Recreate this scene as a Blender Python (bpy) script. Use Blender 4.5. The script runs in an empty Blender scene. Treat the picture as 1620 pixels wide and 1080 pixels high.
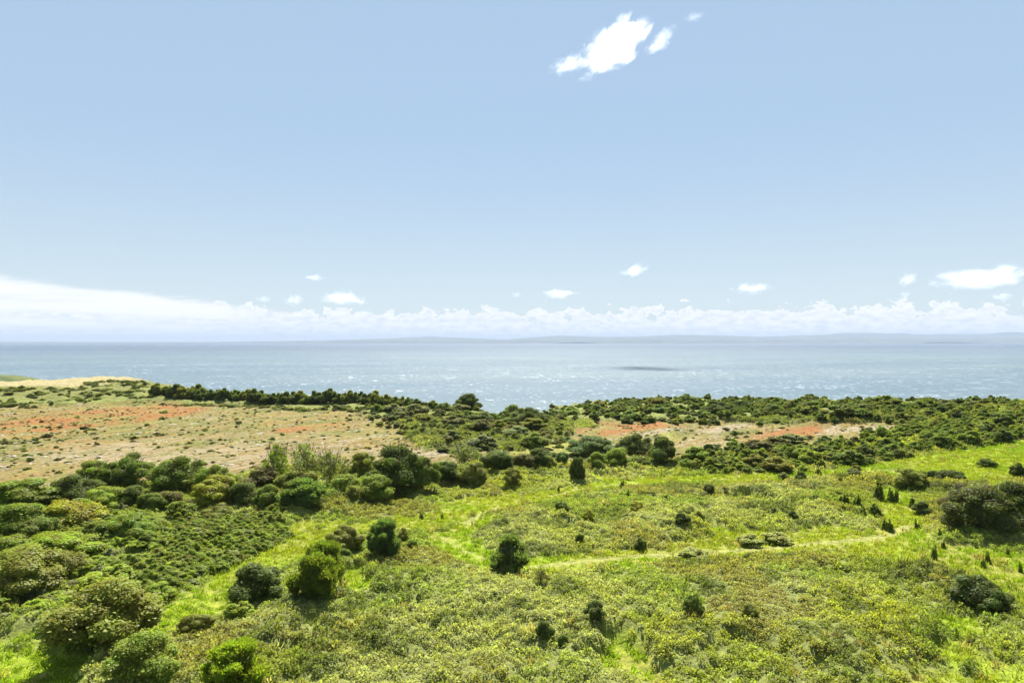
import bpy, math, random
import numpy as np
from mathutils import Vector

# ------------------------------------------------------------------ camera, sky, sun, exposure
scene = bpy.context.scene
CAMZ = 60.0
FPX = 1080.0                      # focal length in photo pixels (24 mm on 36 mm, 1620 px wide)
cam_d = bpy.data.cameras.new('camera')
cam_d.lens = 24.0
cam_d.sensor_width = 36.0
cam_d.clip_start = 1.0
cam_d.clip_end = 200000.0
cam = bpy.data.objects.new('camera', cam_d)
scene.collection.objects.link(cam)
cam.location = (0, 0, CAMZ)
cam.rotation_euler = (math.radians(90), 0, 0)
scene.camera = cam

SUN_EL, SUN_AZ = math.radians(55.0), math.radians(3.0)
SUN_DIR = Vector((math.sin(SUN_AZ) * math.cos(SUN_EL), math.cos(SUN_AZ) * math.cos(SUN_EL), math.sin(SUN_EL)))
sun_d = bpy.data.lights.new('sun', 'SUN')
sun_d.energy = 5.0
sun_d.angle = math.radians(0.53)
sun_d.color = (1.0, 0.955, 0.88)
sun = bpy.data.objects.new('sun', sun_d)
scene.collection.objects.link(sun)
sun.rotation_euler = SUN_DIR.to_track_quat('Z', 'Y').to_euler()
sun.location = (0, 0, 300)

scene.view_settings.view_transform = 'Standard'
scene.view_settings.look = 'None'
scene.view_settings.gamma = 1.0
scene.view_settings.use_curve_mapping = False
scene.view_settings.exposure = 1.5

scene.render.engine = 'CYCLES'
cy = scene.cycles
cy.max_bounces = 6
cy.diffuse_bounces = 3
cy.glossy_bounces = 2
cy.transmission_bounces = 4
cy.transparent_max_bounces = 8
cy.volume_bounces = 2
cy.use_denoising = True
cy.caustics_reflective = False
cy.caustics_refractive = False
cy.sample_clamp_indirect = 6.0

world = bpy.data.worlds.new('World')
scene.world = world
world.use_nodes = True


class NT:
    """tiny helper for writing node trees"""
    def __init__(self, tree):
        self.t = tree
        self.n = tree.nodes
        self.l = tree.links

    def node(self, kind, **kw):
        n = self.n.new(kind)
        for k, v in kw.items():
            setattr(n, k, v)
        return n

    def put(self, sock, v):
        if v is None:
            return
        if isinstance(v, bpy.types.NodeSocket):
            self.l.new(v, sock)
        else:
            sock.default_value = v

    def math(self, op, a, b=None, c=None, clamp=False):
        n = self.node('ShaderNodeMath', operation=op, use_clamp=clamp)
        self.put(n.inputs[0], a)
        self.put(n.inputs[1], b)
        self.put(n.inputs[2], c)
        return n.outputs[0]

    def smooth(self, v, a, b, lo=0.0, hi=1.0):
        n = self.node('ShaderNodeMapRange', interpolation_type='SMOOTHSTEP')
        self.put(n.inputs['Value'], v)
        self.put(n.inputs['From Min'], a)
        self.put(n.inputs['From Max'], b)
        self.put(n.inputs['To Min'], lo)
        self.put(n.inputs['To Max'], hi)
        return n.outputs[0]

    def noise(self, vec, scale, detail=4.0, rough=0.55, dist=0.0):
        n = self.node('ShaderNodeTexNoise')
        self.put(n.inputs['Vector'], vec)
        n.inputs['Scale'].default_value = scale
        n.inputs['Detail'].default_value = detail
        n.inputs['Roughness'].default_value = rough
        n.inputs['Distortion'].default_value = dist
        return n.outputs['Fac']

    def mix(self, f, a, b, mode='MIX'):
        n = self.node('ShaderNodeMix', data_type='RGBA', blend_type=mode)
        self.put(n.inputs[0], f)
        self.put(n.inputs[6], a)
        self.put(n.inputs[7], b)
        return n.outputs[2]

    def xyz(self, x, y, z):
        n = self.node('ShaderNodeCombineXYZ')
        self.put(n.inputs[0], x)
        self.put(n.inputs[1], y)
        self.put(n.inputs[2], z)
        return n.outputs[0]


SKY_STRENGTH = 0.05
CLOUD_STRENGTH = 0.395


def build_world():
    nt = NT(world.node_tree)
    nt.n.clear()
    out = nt.node('ShaderNodeOutputWorld')
    sky = nt.node('ShaderNodeTexSky', sky_type='NISHITA')
    sky.sun_disc = False
    sky.sun_elevation = SUN_EL
    sky.sun_rotation = SUN_AZ
    sky.altitude = 60.0
    sky.air_density = 1.0
    sky.dust_density = 0.0
    sky.ozone_density = 1.5
    bg = nt.node('ShaderNodeBackground')
    # thin even veil of high haze over the whole sky, whiter towards the horizon
    tc = nt.node('ShaderNodeTexCoord')
    sp = nt.node('ShaderNodeSeparateXYZ')
    nt.put(sp.inputs[0], tc.outputs['Generated'])
    k = 1.0 / SKY_STRENGTH
    vcol = nt.mix(nt.smooth(sp.outputs[2], 0.02, 0.30), (0.222 * k, 0.258 * k, 0.280 * k, 1), (0.161 * k, 0.219 * k, 0.285 * k, 1))
    veil = nt.mix(0.82, sky.outputs[0], vcol)
    nt.put(bg.inputs[0], veil)
    bg.inputs[1].default_value = SKY_STRENGTH
    # cloud bank low over the far coast, all round the horizon
    az = nt.math('ARCTAN2', sp.outputs[0], sp.outputs[1])
    el = nt.math('ARCSINE', sp.outputs[2])
    # heaped cumulus row: height of the tops follows billowing noise
    q = nt.xyz(az, nt.math('MULTIPLY', el, 1.5), 0.0)
    top = nt.noise(nt.xyz(nt.math('MULTIPLY', az, 1.0), 0.0, 3.1), 7.0, 2.0, 0.5)
    heap = nt.noise(q, 34.0, 6.0, 0.6, 0.3)
    ripple = nt.noise(nt.xyz(az, nt.math('MULTIPLY', el, 2.2), 7.7), 95.0, 5.0, 0.6, 0.2)
    h = nt.math('ADD', nt.math('MULTIPLY', top, 0.018), nt.math('MULTIPLY', heap, 0.092))
    h = nt.math('ADD', h, nt.math('MULTIPLY', ripple, 0.022))
    h = nt.math('SUBTRACT', h, 0.0215)
    d1 = nt.smooth(nt.math('SUBTRACT', h, el), -0.0004, 0.0026)
    # sheet of stratus on the left of the view, its upper edge falling to the right
    edge = nt.math('MULTIPLY_ADD', nt.math('ADD', az, 0.645), -0.100, 0.0785)
    edge = nt.math('ADD', edge, nt.math('MULTIPLY', nt.math('SUBTRACT', nt.noise(nt.xyz(nt.math('MULTIPLY', az, 1.0), nt.math('MULTIPLY', el, 7.0), 1.7), 9.0, 5.0, 0.6), 0.5), 0.034))
    d2 = nt.smooth(nt.math('SUBTRACT', edge, el), -0.002, 0.010)
    d2 = nt.math('MULTIPLY', d2, nt.smooth(az, -0.28, -0.42))
    d2 = nt.math('MULTIPLY', d2, nt.smooth(az, -2.2, -1.6))
    streak = nt.noise(nt.xyz(az, nt.math('MULTIPLY', el, 14.0), 4.2), 6.0, 5.0, 0.6)
    d2 = nt.math('MULTIPLY', d2, nt.smooth(streak, 0.25, 0.55, 0.62, 1.0))
    dens = nt.math('MAXIMUM', nt.math('MULTIPLY', d1, nt.smooth(heap, 0.30, 0.50, 0.72, 1.0)), d2)
    dens = nt.math('MULTIPLY', dens, nt.smooth(sp.outputs[2], -0.01, 0.004))
    shade = nt.smooth(nt.noise(nt.xyz(az, nt.math('MULTIPLY', el, 2.4), 2.0), 60.0, 5.0, 0.6), 0.30, 0.66)
    rim = nt.smooth(nt.math('SUBTRACT', h, el), 0.002, 0.012, 1.0, 0.0)
    shade = nt.math('MAXIMUM', shade, nt.math('MAXIMUM', rim, nt.math('MULTIPLY', nt.smooth(d2, 0.2, 0.9), nt.smooth(nt.math('MULTIPLY', streak, nt.smooth(el, 0.005, 0.05, 0.75, 1.25)), 0.36, 0.55, 0.25, 1.0))))
    ccol = nt.mix(shade, (0.74, 0.79, 0.86, 1), (1.0, 1.0, 0.99, 1))
    bgc = nt.node('ShaderNodeBackground')
    nt.put(bgc.inputs[0], ccol)
    bgc.inputs[1].default_value = CLOUD_STRENGTH
    mx = nt.node('ShaderNodeMixShader')
    nt.put(mx.inputs[0], dens)
    nt.l.new(bg.outputs[0], mx.inputs[1])
    nt.l.new(bgc.outputs[0], mx.inputs[2])
    nt.l.new(mx.outputs[0], out.inputs[0])


build_world()

# ------------------------------------------------------------------ helpers
RNG = np.random.default_rng(11)
random.seed(4)


def ss(a, b, v):
    t = np.clip((np.asarray(v, float) - a) / (b - a), 0, 1)
    return t * t * (3 - 2 * t)


def _hash(ix, iy, seed):
    n = (ix.astype(np.int64) * 374761393 + iy.astype(np.int64) * 668265263 + seed * 974711) & 0x7fffffff
    n = ((n ^ (n >> 13)) * 1274126177) & 0x7fffffff
    n = (n ^ (n >> 16)) & 0xffff
    return n / 65535.0


def vnoise(x, y, seed=0):
    x = np.asarray(x, float); y = np.asarray(y, float)
    ix = np.floor(x); iy = np.floor(y)
    fx = x - ix; fy = y - iy
    fx = fx * fx * (3 - 2 * fx); fy = fy * fy * (3 - 2 * fy)
    a = _hash(ix, iy, seed); b = _hash(ix + 1, iy, seed)
    c = _hash(ix, iy + 1, seed); d = _hash(ix + 1, iy + 1, seed)
    return (a * (1 - fx) + b * fx) * (1 - fy) + (c * (1 - fx) + d * fx) * fy


def fbm(x, y, seed=0, octs=4):
    s = 0; amp = 0.5; tot = 0
    for k in range(octs):
        s = s + amp * vnoise(x * 2 ** k + 17.3 * k, y * 2 ** k - 9.1 * k, seed + k)
        tot += amp; amp *= 0.5
    return s / tot


# cliff edge: distance of the land's seaward edge for each bearing (bearing as photo column)
EDGE_PX = np.array([-2400, -800, 0, 60, 130, 180, 225, 255, 300, 450, 560, 640, 740, 800, 860, 900, 950, 1100, 1300, 1500, 1600, 1700, 2400, 4200], float)
EDGE_D = np.array([330, 420, 372, 378, 402, 424, 398, 340, 322, 294, 276, 264, 250, 236, 242, 262, 276, 284, 287, 282, 266, 258, 250, 230], float)
EDGE_T = (EDGE_PX - 810) / FPX


def H0(x, y):
    """height of the land, without the bramble mounds"""
    x = np.asarray(x, float); y = np.asarray(y, float)
    yy = np.maximum(y, 20.0)
    t = x / yy
    z = 35.0 + 0.9 * (fbm(x / 38, y / 38, 5, 3) - 0.5) + 0.35 * (fbm(x / 11, y / 11, 8, 2) - 0.5)
    z = z + 5.8 * ss(50, 165, x) * ss(105, 200, y) * (1 - 1.15 * ss(208, 262, y))
    z = z + 2.4 * ss(264, 296, y) * (1 - ss(-165, -120, x)) * ss(-0.4, -0.5, t)
    z = z - 2.6 * np.exp(-((x + 2 - 0.02 * (y - 200)) / 11.0) ** 2) * ss(196, 236, y)
    e = np.interp(t, EDGE_T, EDGE_D) + 5 * (fbm(x / 14, y / 14, 31, 3) - 0.5)
    z = z - 46.0 * ss(e, e + 16, y)
    return z


_D = np.concatenate([np.arange(20, 160, 0.1), np.arange(160, 460, 0.25)])


def unproj(px, py, hf=None):
    """point of the land seen at a photo pixel"""
    t = (px - 810) / FPX; s = (py - 540) / FPX
    z = CAMZ - s * _D
    hit = np.nonzero(z <= (hf or H0)(t * _D, _D))[0]
    d = _D[hit[0]] if len(hit) else 300.0
    return t * d, d


def world_poly(pts):
    return np.array([unproj(a, b) for a, b in pts])


def seg_dist(x, y, poly, closed=False):
    d = np.full(np.shape(x), 1e9)
    n = len(poly)
    for i in range(n if closed else n - 1):
        ax, ay = poly[i]; bx, by = poly[(i + 1) % n]
        vx, vy = bx - ax, by - ay
        L = vx * vx + vy * vy + 1e-9
        u = np.clip(((x - ax) * vx + (y - ay) * vy) / L, 0, 1)
        d = np.minimum(d, np.hypot(x - ax - u * vx, y - ay - u * vy))
    return d


def sdist(x, y, poly):
    """signed distance, positive inside the polygon"""
    d = seg_dist(x, y, poly, True)
    ins = np.zeros(np.shape(x), bool)
    n = len(poly)
    for i in range(n):
        ax, ay = poly[i]; bx, by = poly[(i + 1) % n]
        cond = ((ay > y) != (by > y)) & (x < (bx - ax) * (y - ay) / (by - ay + 1e-12) + ax)
        ins ^= cond
    return np.where(ins, d, -d)


# ---- zones of the land, laid out on the ground
Z_QUARRY = [world_poly(p) for p in (
    [(-420, 650), (60, 644), (240, 634), (420, 642), (560, 652), (640, 676), (650, 712), (720, 708), (800, 716), (700, 750), (540, 745), (420, 752), (200, 772), (60, 790), (-420, 800)],
    [(900, 690), (960, 668), (1060, 664), (1200, 670), (1470, 669), (1440, 684), (1340, 703), (1180, 714), (1120, 735), (980, 735), (820, 736), (780, 724), (860, 712)])]
Z_RED = [world_poly(p) for p in (
    [(-200, 690), (40, 664), (120, 652), (260, 638), (350, 640), (300, 655), (200, 670), (80, 684)],
    [(380, 684), (470, 672), (560, 664), (540, 672), (460, 684)],
    [(900, 688), (960, 670), (1060, 664), (1090, 672), (1000, 684), (940, 694)],
    [(1180, 690), (1230, 675), (1300, 672), (1320, 682), (1270, 696), (1170, 700)],
    [(690, 722), (740, 718), (750, 728), (690, 735)])]
Z_ROCK = [world_poly(p) for p in (
    [(985, 694), (1040, 680), (1080, 675), (1080, 680), (1030, 690)],
    [(1100, 682), (1180, 668), (1190, 674), (1130, 686)],
    [(1300, 676), (1440, 672), (1400, 680), (1300, 688)],
    [(40, 772), (180, 752), (230, 750), (140, 768)],
    [(660, 722), (720, 712), (722, 718), (664, 732)])]
Z_HUMP = world_poly([(560, 656), (640, 640), (740, 646), (800, 656), (870, 650), (910, 690), (880, 722), (780, 728), (690, 714), (640, 690)])
Z_BELT3 = world_poly([(860, 668), (950, 636), (1300, 634), (1590, 636), (1600, 648), (1460, 670), (1200, 672), (940, 670)])
Z_LUSH = [world_poly(p) for p in (
    [(860, 700), (900, 694), (960, 706), (930, 716), (830, 722), (800, 716)],
    [(1030, 690), (1068, 682), (1066, 694), (1040, 698)],
    [(1170, 704), (1200, 700), (1205, 712), (1190, 718)])]
Z_GRASS = [world_poly(p) for p in (
    [(1290, 878), (1400, 852), (1440, 835), (1500, 866), (1700, 880), (1700, 990), (1600, 960), (1500, 915), (1400, 892)],
    [(1400, 738), (1480, 725), (1700, 690), (1700, 830), (1600, 800), (1560, 770), (1480, 752)],
    [(1390, 790), (1430, 800), (1470, 830), (1440, 845), (1400, 838)],
    [(600, 835), (640, 818), (720, 818), (760, 804), (740, 822), (690, 840)],
    [(700, 860), (730, 825), (790, 815), (800, 826), (750, 850), (730, 870)],
    [(1060, 880), (1100, 850), (1190, 842), (1330, 835), (1400, 845), (1300, 862), (1200, 872)],
    [(-100, 1040), (10, 1018), (60, 1024), (130, 1050), (100, 1200), (-100, 1200)],
    [(240, 985), (330, 925), (400, 880), (460, 852), (520, 840), (500, 862), (420, 905), (350, 960), (260, 1000)],
    [(840, 905), (900, 895), (1000, 886), (1010, 896), (930, 908), (860, 915)])]
L_PATH = [(world_poly(p), w) for p, w in (
    ([(1800, 680), (1620, 702), (1560, 713), (1480, 724), (1400, 737), (1330, 747), (1250, 754), (1150, 758), (1050, 759), (970, 767), (900, 778), (830, 792), (770, 802), (700, 818), (640, 828), (590, 834), (540, 842), (500, 856), (450, 880), (390, 905), (330, 945), (270, 985)], 3.0),
    ([(700, 850), (735, 872), (780, 888), (840, 897), (900, 891), (960, 885), (1040, 879), (1130, 874), (1220, 867), (1300, 859), (1370, 853), (1410, 846), (1437, 832), (1425, 800), (1415, 778)], 2.6))]
L_TROD = [(world_poly(p), w) for p, w in (
    ([(845, 897), (900, 891), (960, 885), (1040, 879), (1130, 874), (1220, 867), (1300, 859), (1370, 853), (1410, 846), (1437, 832)], 0.62),
    ([(870, 785), (910, 775), (960, 768), (1010, 764)], 0.4),
    ([(735, 832), (760, 815), (800, 796)], 0.35),
    ([(700, 850), (735, 872), (770, 884)], 0.4))]


def warp(x, y, amp, scale, seed):
    return x + amp * (fbm(x / scale, y / scale, seed, 3) - 0.5), y + amp * (fbm(x / scale, y / scale, seed + 50, 3) - 0.5)


def masks(x, y):
    """what grows where: dict of 0..1 masks on the ground"""
    m = {}
    wx, wy = warp(x, y, 5.0, 6.0, 61)
    vx, vy = warp(x, y, 10.0, 9.0, 71)
    m['quarry'] = np.max([ss(-1.5, 1.5, sdist(vx, vy, p)) for p in Z_QUARRY], 0)
    m['red'] = np.max([ss(-3, 4, sdist(vx, vy, p)) for p in Z_RED], 0)
    m['rock'] = np.max([ss(-1, 1.5, sdist(wx, wy, p)) for p in Z_ROCK], 0)
    m['lush'] = np.max([ss(-2, 2, sdist(vx, vy, p)) for p in Z_LUSH], 0)
    g = np.max([ss(-1.2, 0.8, sdist(wx, wy, p)) for p in Z_GRASS], 0)
    wx2, wy2 = warp(x, y, 2.2, 3.0, 81)
    for p, w in L_PATH:
        g = np.maximum(g, 1 - ss(w * 0.7, w * 1.25, seg_dist(wx2, wy2, p)))
    sp = fbm(x / 9, y / 9, 91, 4)
    g = np.maximum(g, ss(0.672, 0.72, sp) * 0.95)
    belt_in = np.maximum(ss(-2, 2, sdist(x, y, Z_HUMP)), ss(-2, 2, sdist(x, y, Z_BELT3)))
    m['grass'] = g * (1 - m['quarry']) * (1 - 0.75 * belt_in)
    tr = np.zeros(np.shape(x))
    wx3, wy3 = warp(x, y, 0.8, 1.6, 85)
    for p, w in L_TROD:
        tr = np.maximum(tr, 1 - ss(w * 0.5, w * 1.6, seg_dist(wx3, wy3, p)))
    m['trod'] = tr
    return m


def mound(x, y, m=None):
    m = m or masks(x, y)
    n1 = fbm(x / 10.0, y / 10.0, 41, 4); n2 = fbm(x / 5.0, y / 5.0, 47, 3)
    k = 0.1 + 0.75 * ss(0.42, 0.50, n1) + 0.65 * ss(0.50, 0.60, n2) + 0.8 * fbm(x / 1.8, y / 1.8, 44, 2)
    for (p, w), reach in zip(L_PATH, (9.0, 7.0)):
        k = k * (0.22 + 0.78 * ss(w, w + reach, seg_dist(x, y, p)))
    return k * (1 - m['grass']) * (1 - m['quarry']) * (1 - m['trod'])


def Hq(x, y, m):
    """ledges and humps of the old quarry floor"""
    u, v = (x * 0.60 + y * 0.80), (-x * 0.80 + y * 0.60)
    return m['quarry'] * (0.9 * (fbm(u / 14, v / 2.6, 21, 3) - 0.5) + 0.35 * (fbm(x / 1.6, y / 1.6, 23, 2) - 0.5))


def H(x, y):
    x = np.asarray(x, float); y = np.asarray(y, float)
    m = masks(x, y)
    return H0(x, y) + mound(x, y, m) * 0.8 + Hq(x, y, m)


def at(px, py):
    """ground point (x, y, z) seen at a photo pixel"""
    x, y = unproj(px, py, H0)
    return x, y, float(H(np.array([x]), np.array([y]))[0])


def tag(o, label=None, cat=None, group=None, kind=None):
    if label: o['label'] = label
    if cat: o['category'] = cat
    if group: o['group'] = group
    if kind: o['kind'] = kind
    return o


def link(o):
    scene.collection.objects.link(o)
    return o


def mesh_np(name, verts, faces, attrs=None, smooth=False, mat=None):
    """mesh from numpy arrays; faces is (n,3) or (n,4)"""
    me = bpy.data.meshes.new(name)
    verts = np.asarray(verts, np.float32); faces = np.asarray(faces, np.int32)
    k = faces.shape[1]
    me.vertices.add(len(verts)); me.vertices.foreach_set('co', verts.ravel())
    me.loops.add(faces.size); me.loops.foreach_set('vertex_index', faces.ravel())
    me.polygons.add(len(faces))
    me.polygons.foreach_set('loop_start', np.arange(0, faces.size, k, dtype=np.int32))
    me.polygons.foreach_set('loop_total', np.full(len(faces), k, np.int32))
    if smooth:
        me.polygons.foreach_set('use_smooth', np.ones(len(faces), bool))
    me.update(calc_edges=True)
    for an, (dom, typ, arr) in (attrs or {}).items():
        a = me.attributes.new(an, typ, dom)
        arr = np.asarray(arr, np.float32)
        if typ == 'FLOAT_COLOR':
            a.data.foreach_set('color', arr.ravel())
        elif typ == 'FLOAT_VECTOR':
            a.data.foreach_set('vector', arr.ravel())
        else:
            a.data.foreach_set('value', arr.ravel())
    if mat:
        me.materials.append(mat)
    return me


def new_mat(name):
    m = bpy.data.materials.new(name)
    m.use_nodes = True
    m.node_tree.nodes.clear()
    nt = NT(m.node_tree)
    out = nt.node('ShaderNodeOutputMaterial')
    return m, nt, out


# ------------------------------------------------------------------ materials
def leaf_material(name, instanced, trans=0.48, gloss=0.012):
    m, nt, out = new_mat(name)
    if instanced:
        a = nt.node('ShaderNodeAttribute', attribute_type='INSTANCER', attribute_name='tint')
        col = a.outputs['Color']
    else:
        a = nt.node('ShaderNodeObjectInfo')
        col = a.outputs['Color']
    lv = nt.node('ShaderNodeAttribute', attribute_type='GEOMETRY', attribute_name='lv')
    hsv = nt.node('ShaderNodeHueSaturation')
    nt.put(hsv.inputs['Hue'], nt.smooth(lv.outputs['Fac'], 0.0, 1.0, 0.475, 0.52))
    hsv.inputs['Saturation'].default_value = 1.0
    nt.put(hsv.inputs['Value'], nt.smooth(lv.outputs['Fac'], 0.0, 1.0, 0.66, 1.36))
    nt.put(hsv.inputs['Color'], col)
    c = hsv.outputs[0]
    d = nt.node('ShaderNodeBsdfDiffuse')
    nt.put(d.inputs[0], c)
    t = nt.node('ShaderNodeBsdfTranslucent')
    nt.put(t.inputs[0], nt.mix(1.0, c, (1.35, 1.45, 0.55, 1), 'MULTIPLY'))
    g = nt.node('ShaderNodeBsdfGlossy')
    g.inputs['Roughness'].default_value = 0.5
    mx = nt.node('ShaderNodeMixShader'); mx.inputs[0].default_value = trans
    nt.l.new(d.outputs[0], mx.inputs[1]); nt.l.new(t.outputs[0], mx.inputs[2])
    mx2 = nt.node('ShaderNodeMixShader'); mx2.inputs[0].default_value = gloss
    nt.l.new(mx.outputs[0], mx2.inputs[1]); nt.l.new(g.outputs[0], mx2.inputs[2])
    nt.l.new(mx2.outputs[0], out.inputs[0])
    return m


M_LEAF = leaf_material('leaf', False)
M_TUFT = leaf_material('undergrowth_leaf', True)


def bark_material():
    m, nt, out = new_mat('bark')
    tc = nt.node('ShaderNodeTexCoord')
    n = nt.noise(tc.outputs['Object'], 14.0, 4.0)
    p = nt.node('ShaderNodeBsdfPrincipled')
    nt.put(p.inputs['Base Color'], nt.mix(n, (0.05, 0.04, 0.03, 1), (0.20, 0.17, 0.13, 1)))
    p.inputs['Roughness'].default_value = 0.9
    nt.l.new(p.outputs[0], out.inputs[0])
    return m


M_BARK = bark_material()


def stone_material():
    m, nt, out = new_mat('limestone')
    a = nt.node('ShaderNodeAttribute', attribute_type='INSTANCER', attribute_name='tint')
    tc = nt.node('ShaderNodeTexCoord')
    n = nt.noise(tc.outputs['Object'], 3.0, 5.0)
    p = nt.node('ShaderNodeBsdfPrincipled')
    nt.put(p.inputs['Base Color'], nt.mix(1.0, a.outputs['Color'], nt.mix(n, (0.6, 0.6, 0.6, 1), (1.2, 1.2, 1.2, 1)), 'MULTIPLY'))
    p.inputs['Roughness'].default_value = 0.85
    nt.l.new(p.outputs[0], out.inputs[0])
    return m


M_STONE = stone_material()


def land_material():
    m, nt, out = new_mat('land')
    a = nt.node('ShaderNodeAttribute', attribute_type='GEOMETRY', attribute_name='gcol')
    geo = nt.node('ShaderNodeNewGeometry')
    pos = geo.outputs['Position']
    n1 = nt.noise(pos, 1.3, 5.0, 0.65)
    n2 = nt.noise(pos, 5.0, 4.0, 0.7)
    f = nt.math('MULTIPLY', nt.smooth(n1, 0.28, 0.72, 0.62, 1.34), nt.smooth(n2, 0.25, 0.75, 0.68, 1.30))
    c = nt.mix(1.0, a.outputs['Color'], nt.xyz(f, f, nt.math('POWER', f, 0.9)), 'MULTIPLY')
    # bare stone along the bedding of the quarry floor
    sp = nt.node('ShaderNodeSeparateXYZ'); nt.put(sp.inputs[0], pos)
    u = nt.math('ADD', nt.math('MULTIPLY', sp.outputs[0], 0.60), nt.math('MULTIPLY', sp.outputs[1], 0.80))
    v = nt.math('ADD', nt.math('MULTIPLY', sp.outputs[0], -0.80), nt.math('MULTIPLY', sp.outputs[1], 0.60))
    bed = nt.noise(nt.xyz(nt.math('MULTIPLY', u, 0.11), nt.math('MULTIPLY', v, 0.62), 0.0), 1.0, 6.0, 0.68, 0.4)
    rk = nt.node('ShaderNodeAttribute', attribute_type='GEOMETRY', attribute_name='rocky')
    sel = nt.smooth(nt.math('ADD', bed, nt.math('MULTIPLY', nt.math('SUBTRACT', rk.outputs['Fac'], 0.5), 0.42)), 0.58, 0.66)
    sel = nt.math('MULTIPLY', sel, nt.smooth(rk.outputs['Fac'], 0.02, 0.15))
    rock = nt.mix(nt.smooth(n2, 0.3, 0.7), (0.175, 0.132, 0.070, 1), (0.285, 0.235, 0.152, 1))
    c = nt.mix(nt.math('MULTIPLY', sel, 0.9), c, rock)
    # darker dry turf lying in thin rows between the stone
    row = nt.noise(nt.xyz(nt.math('MULTIPLY', u, 0.22), nt.math('MULTIPLY', v, 1.15), 9.0), 1.0, 5.0, 0.7, 0.3)
    row = nt.math('MULTIPLY', nt.smooth(row, 0.50, 0.60), nt.smooth(rk.outputs['Fac'], 0.02, 0.15))
    c = nt.mix(nt.math('MULTIPLY', row, 0.78), c, (0.092, 0.080, 0.026, 1))
    p = nt.node('ShaderNodeBsdfPrincipled')
    nt.put(p.inputs['Base Color'], c)
    p.inputs['Roughness'].default_value = 0.95
    p.inputs['Specular IOR Level'].default_value = 0.1
    b = nt.node('ShaderNodeBump')
    b.inputs['Strength'].default_value = 0.9
    b.inputs['Distance'].default_value = 0.25
    nt.put(b.inputs['Height'], nt.math('ADD', n1, nt.math('MULTIPLY', n2, 0.6)))
    nt.l.new(b.outputs[0], p.inputs['Normal'])
    nt.l.new(p.outputs[0], out.inputs[0])
    return m


M_LAND = land_material()


def sea_material():
    m, nt, out = new_mat('sea_water')
    geo = nt.node('ShaderNodeNewGeometry')
    pos = geo.outputs['Position']
    mp = nt.node('ShaderNodeMapping')
    mp.inputs['Rotation'].default_value = (0, 0, math.radians(-14))
    nt.put(mp.inputs[0], pos)
    sp = nt.node('ShaderNodeSeparateXYZ'); nt.put(sp.inputs[0], mp.outputs[0])
    X, Y = sp.outputs[0], sp.outputs[1]

    def wave(sx, sy, z, det=3.0):
        return nt.noise(nt.xyz(nt.math('MULTIPLY', X, 1.0 / sx), nt.math('MULTIPLY', Y, 1.0 / sy), z), 1.0, det, 0.6)
    w1 = wave(9, 5, 0.3)
    w2 = wave(34, 20, 5.1)
    w3 = wave(140, 90, 9.7)
    hgt = nt.math('ADD', nt.math('ADD', nt.math('MULTIPLY', w1, 1.3), nt.math('MULTIPLY', w2, 3.4)), nt.math('MULTIPLY', w3, 6.0))
    b = nt.node('ShaderNodeBump')
    b.inputs['Strength'].default_value = 0.46
    b.inputs['Distance'].default_value = 1.0
    nt.put(b.inputs['Height'], hgt)
    # silt and current streaks in the water
    cur = wave(900, 260, 2.2, 4.0)
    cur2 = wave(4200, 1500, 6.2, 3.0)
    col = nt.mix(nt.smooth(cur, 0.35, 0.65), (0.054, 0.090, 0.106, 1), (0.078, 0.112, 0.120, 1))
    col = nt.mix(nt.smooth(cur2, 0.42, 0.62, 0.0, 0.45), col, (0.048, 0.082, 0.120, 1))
    col = nt.mix(nt.smooth(sp.outputs[1], 1800.0, 7000.0, 0.0, 0.9), col, (0.018, 0.034, 0.060, 1))   # far water darkened in colour for the darker sky it reflects
    # white horses and sun glints, both painted in as pale flecks
    f1 = nt.smooth(nt.math('MULTIPLY', wave(5, 11, 31.0, 4.0), nt.smooth(w2, 0.3, 0.7, 0.88, 1.12)), 0.61, 0.72)
    f2 = nt.smooth(nt.math('MULTIPLY', wave(8, 18, 37.0, 4.0), nt.smooth(w3, 0.3, 0.7, 0.85, 1.12)), 0.62, 0.72)
    f3 = nt.smooth(nt.math('MULTIPLY', wave(22, 52, 43.0, 4.0), nt.smooth(cur, 0.3, 0.7, 0.92, 1.08)), 0.62, 0.72, 0.0, 0.6)
    foam_glint = nt.math('MULTIPLY', nt.math('MAXIMUM', nt.math('MAXIMUM', f1, f2), f3), 0.5, clamp=True)
    p = nt.node('ShaderNodeBsdfPrincipled')
    nt.put(p.inputs['Base Color'], nt.mix(foam_glint, col, (0.58, 0.62, 0.64, 1)))
    nt.put(p.inputs['Roughness'], nt.smooth(foam_glint, 0.0, 1.0, 0.34, 0.8))
    p.inputs['IOR'].default_value = 1.33
    p.inputs['Specular IOR Level'].default_value = 0.36
    nt.l.new(b.outputs[0], p.inputs['Normal'])
    nt.l.new(p.outputs[0], out.inputs[0])
    return m


def far_material():
    m, nt, out = new_mat('far_hills')
    geo = nt.node('ShaderNodeNewGeometry')
    n = nt.noise(geo.outputs['Position'], 0.0012, 5.0, 0.65)
    n2 = nt.node('ShaderNodeTexVoronoi'); n2.inputs['Scale'].default_value = 0.0028
    nt.put(n2.inputs['Vector'], geo.outputs['Position'])
    c = nt.mix(nt.smooth(n, 0.35, 0.65), (0.020, 0.032, 0.028, 1), (0.065, 0.080, 0.048, 1))
    c = nt.mix(0.35, c, nt.mix(1.0, c, n2.outputs['Color'], 'MULTIPLY'))
    p = nt.node('ShaderNodeBsdfPrincipled')
    nt.put(p.inputs['Base Color'], c)
    p.inputs['Roughness'].default_value = 1.0
    nt.l.new(p.outputs[0], out.inputs[0])
    return m


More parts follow.
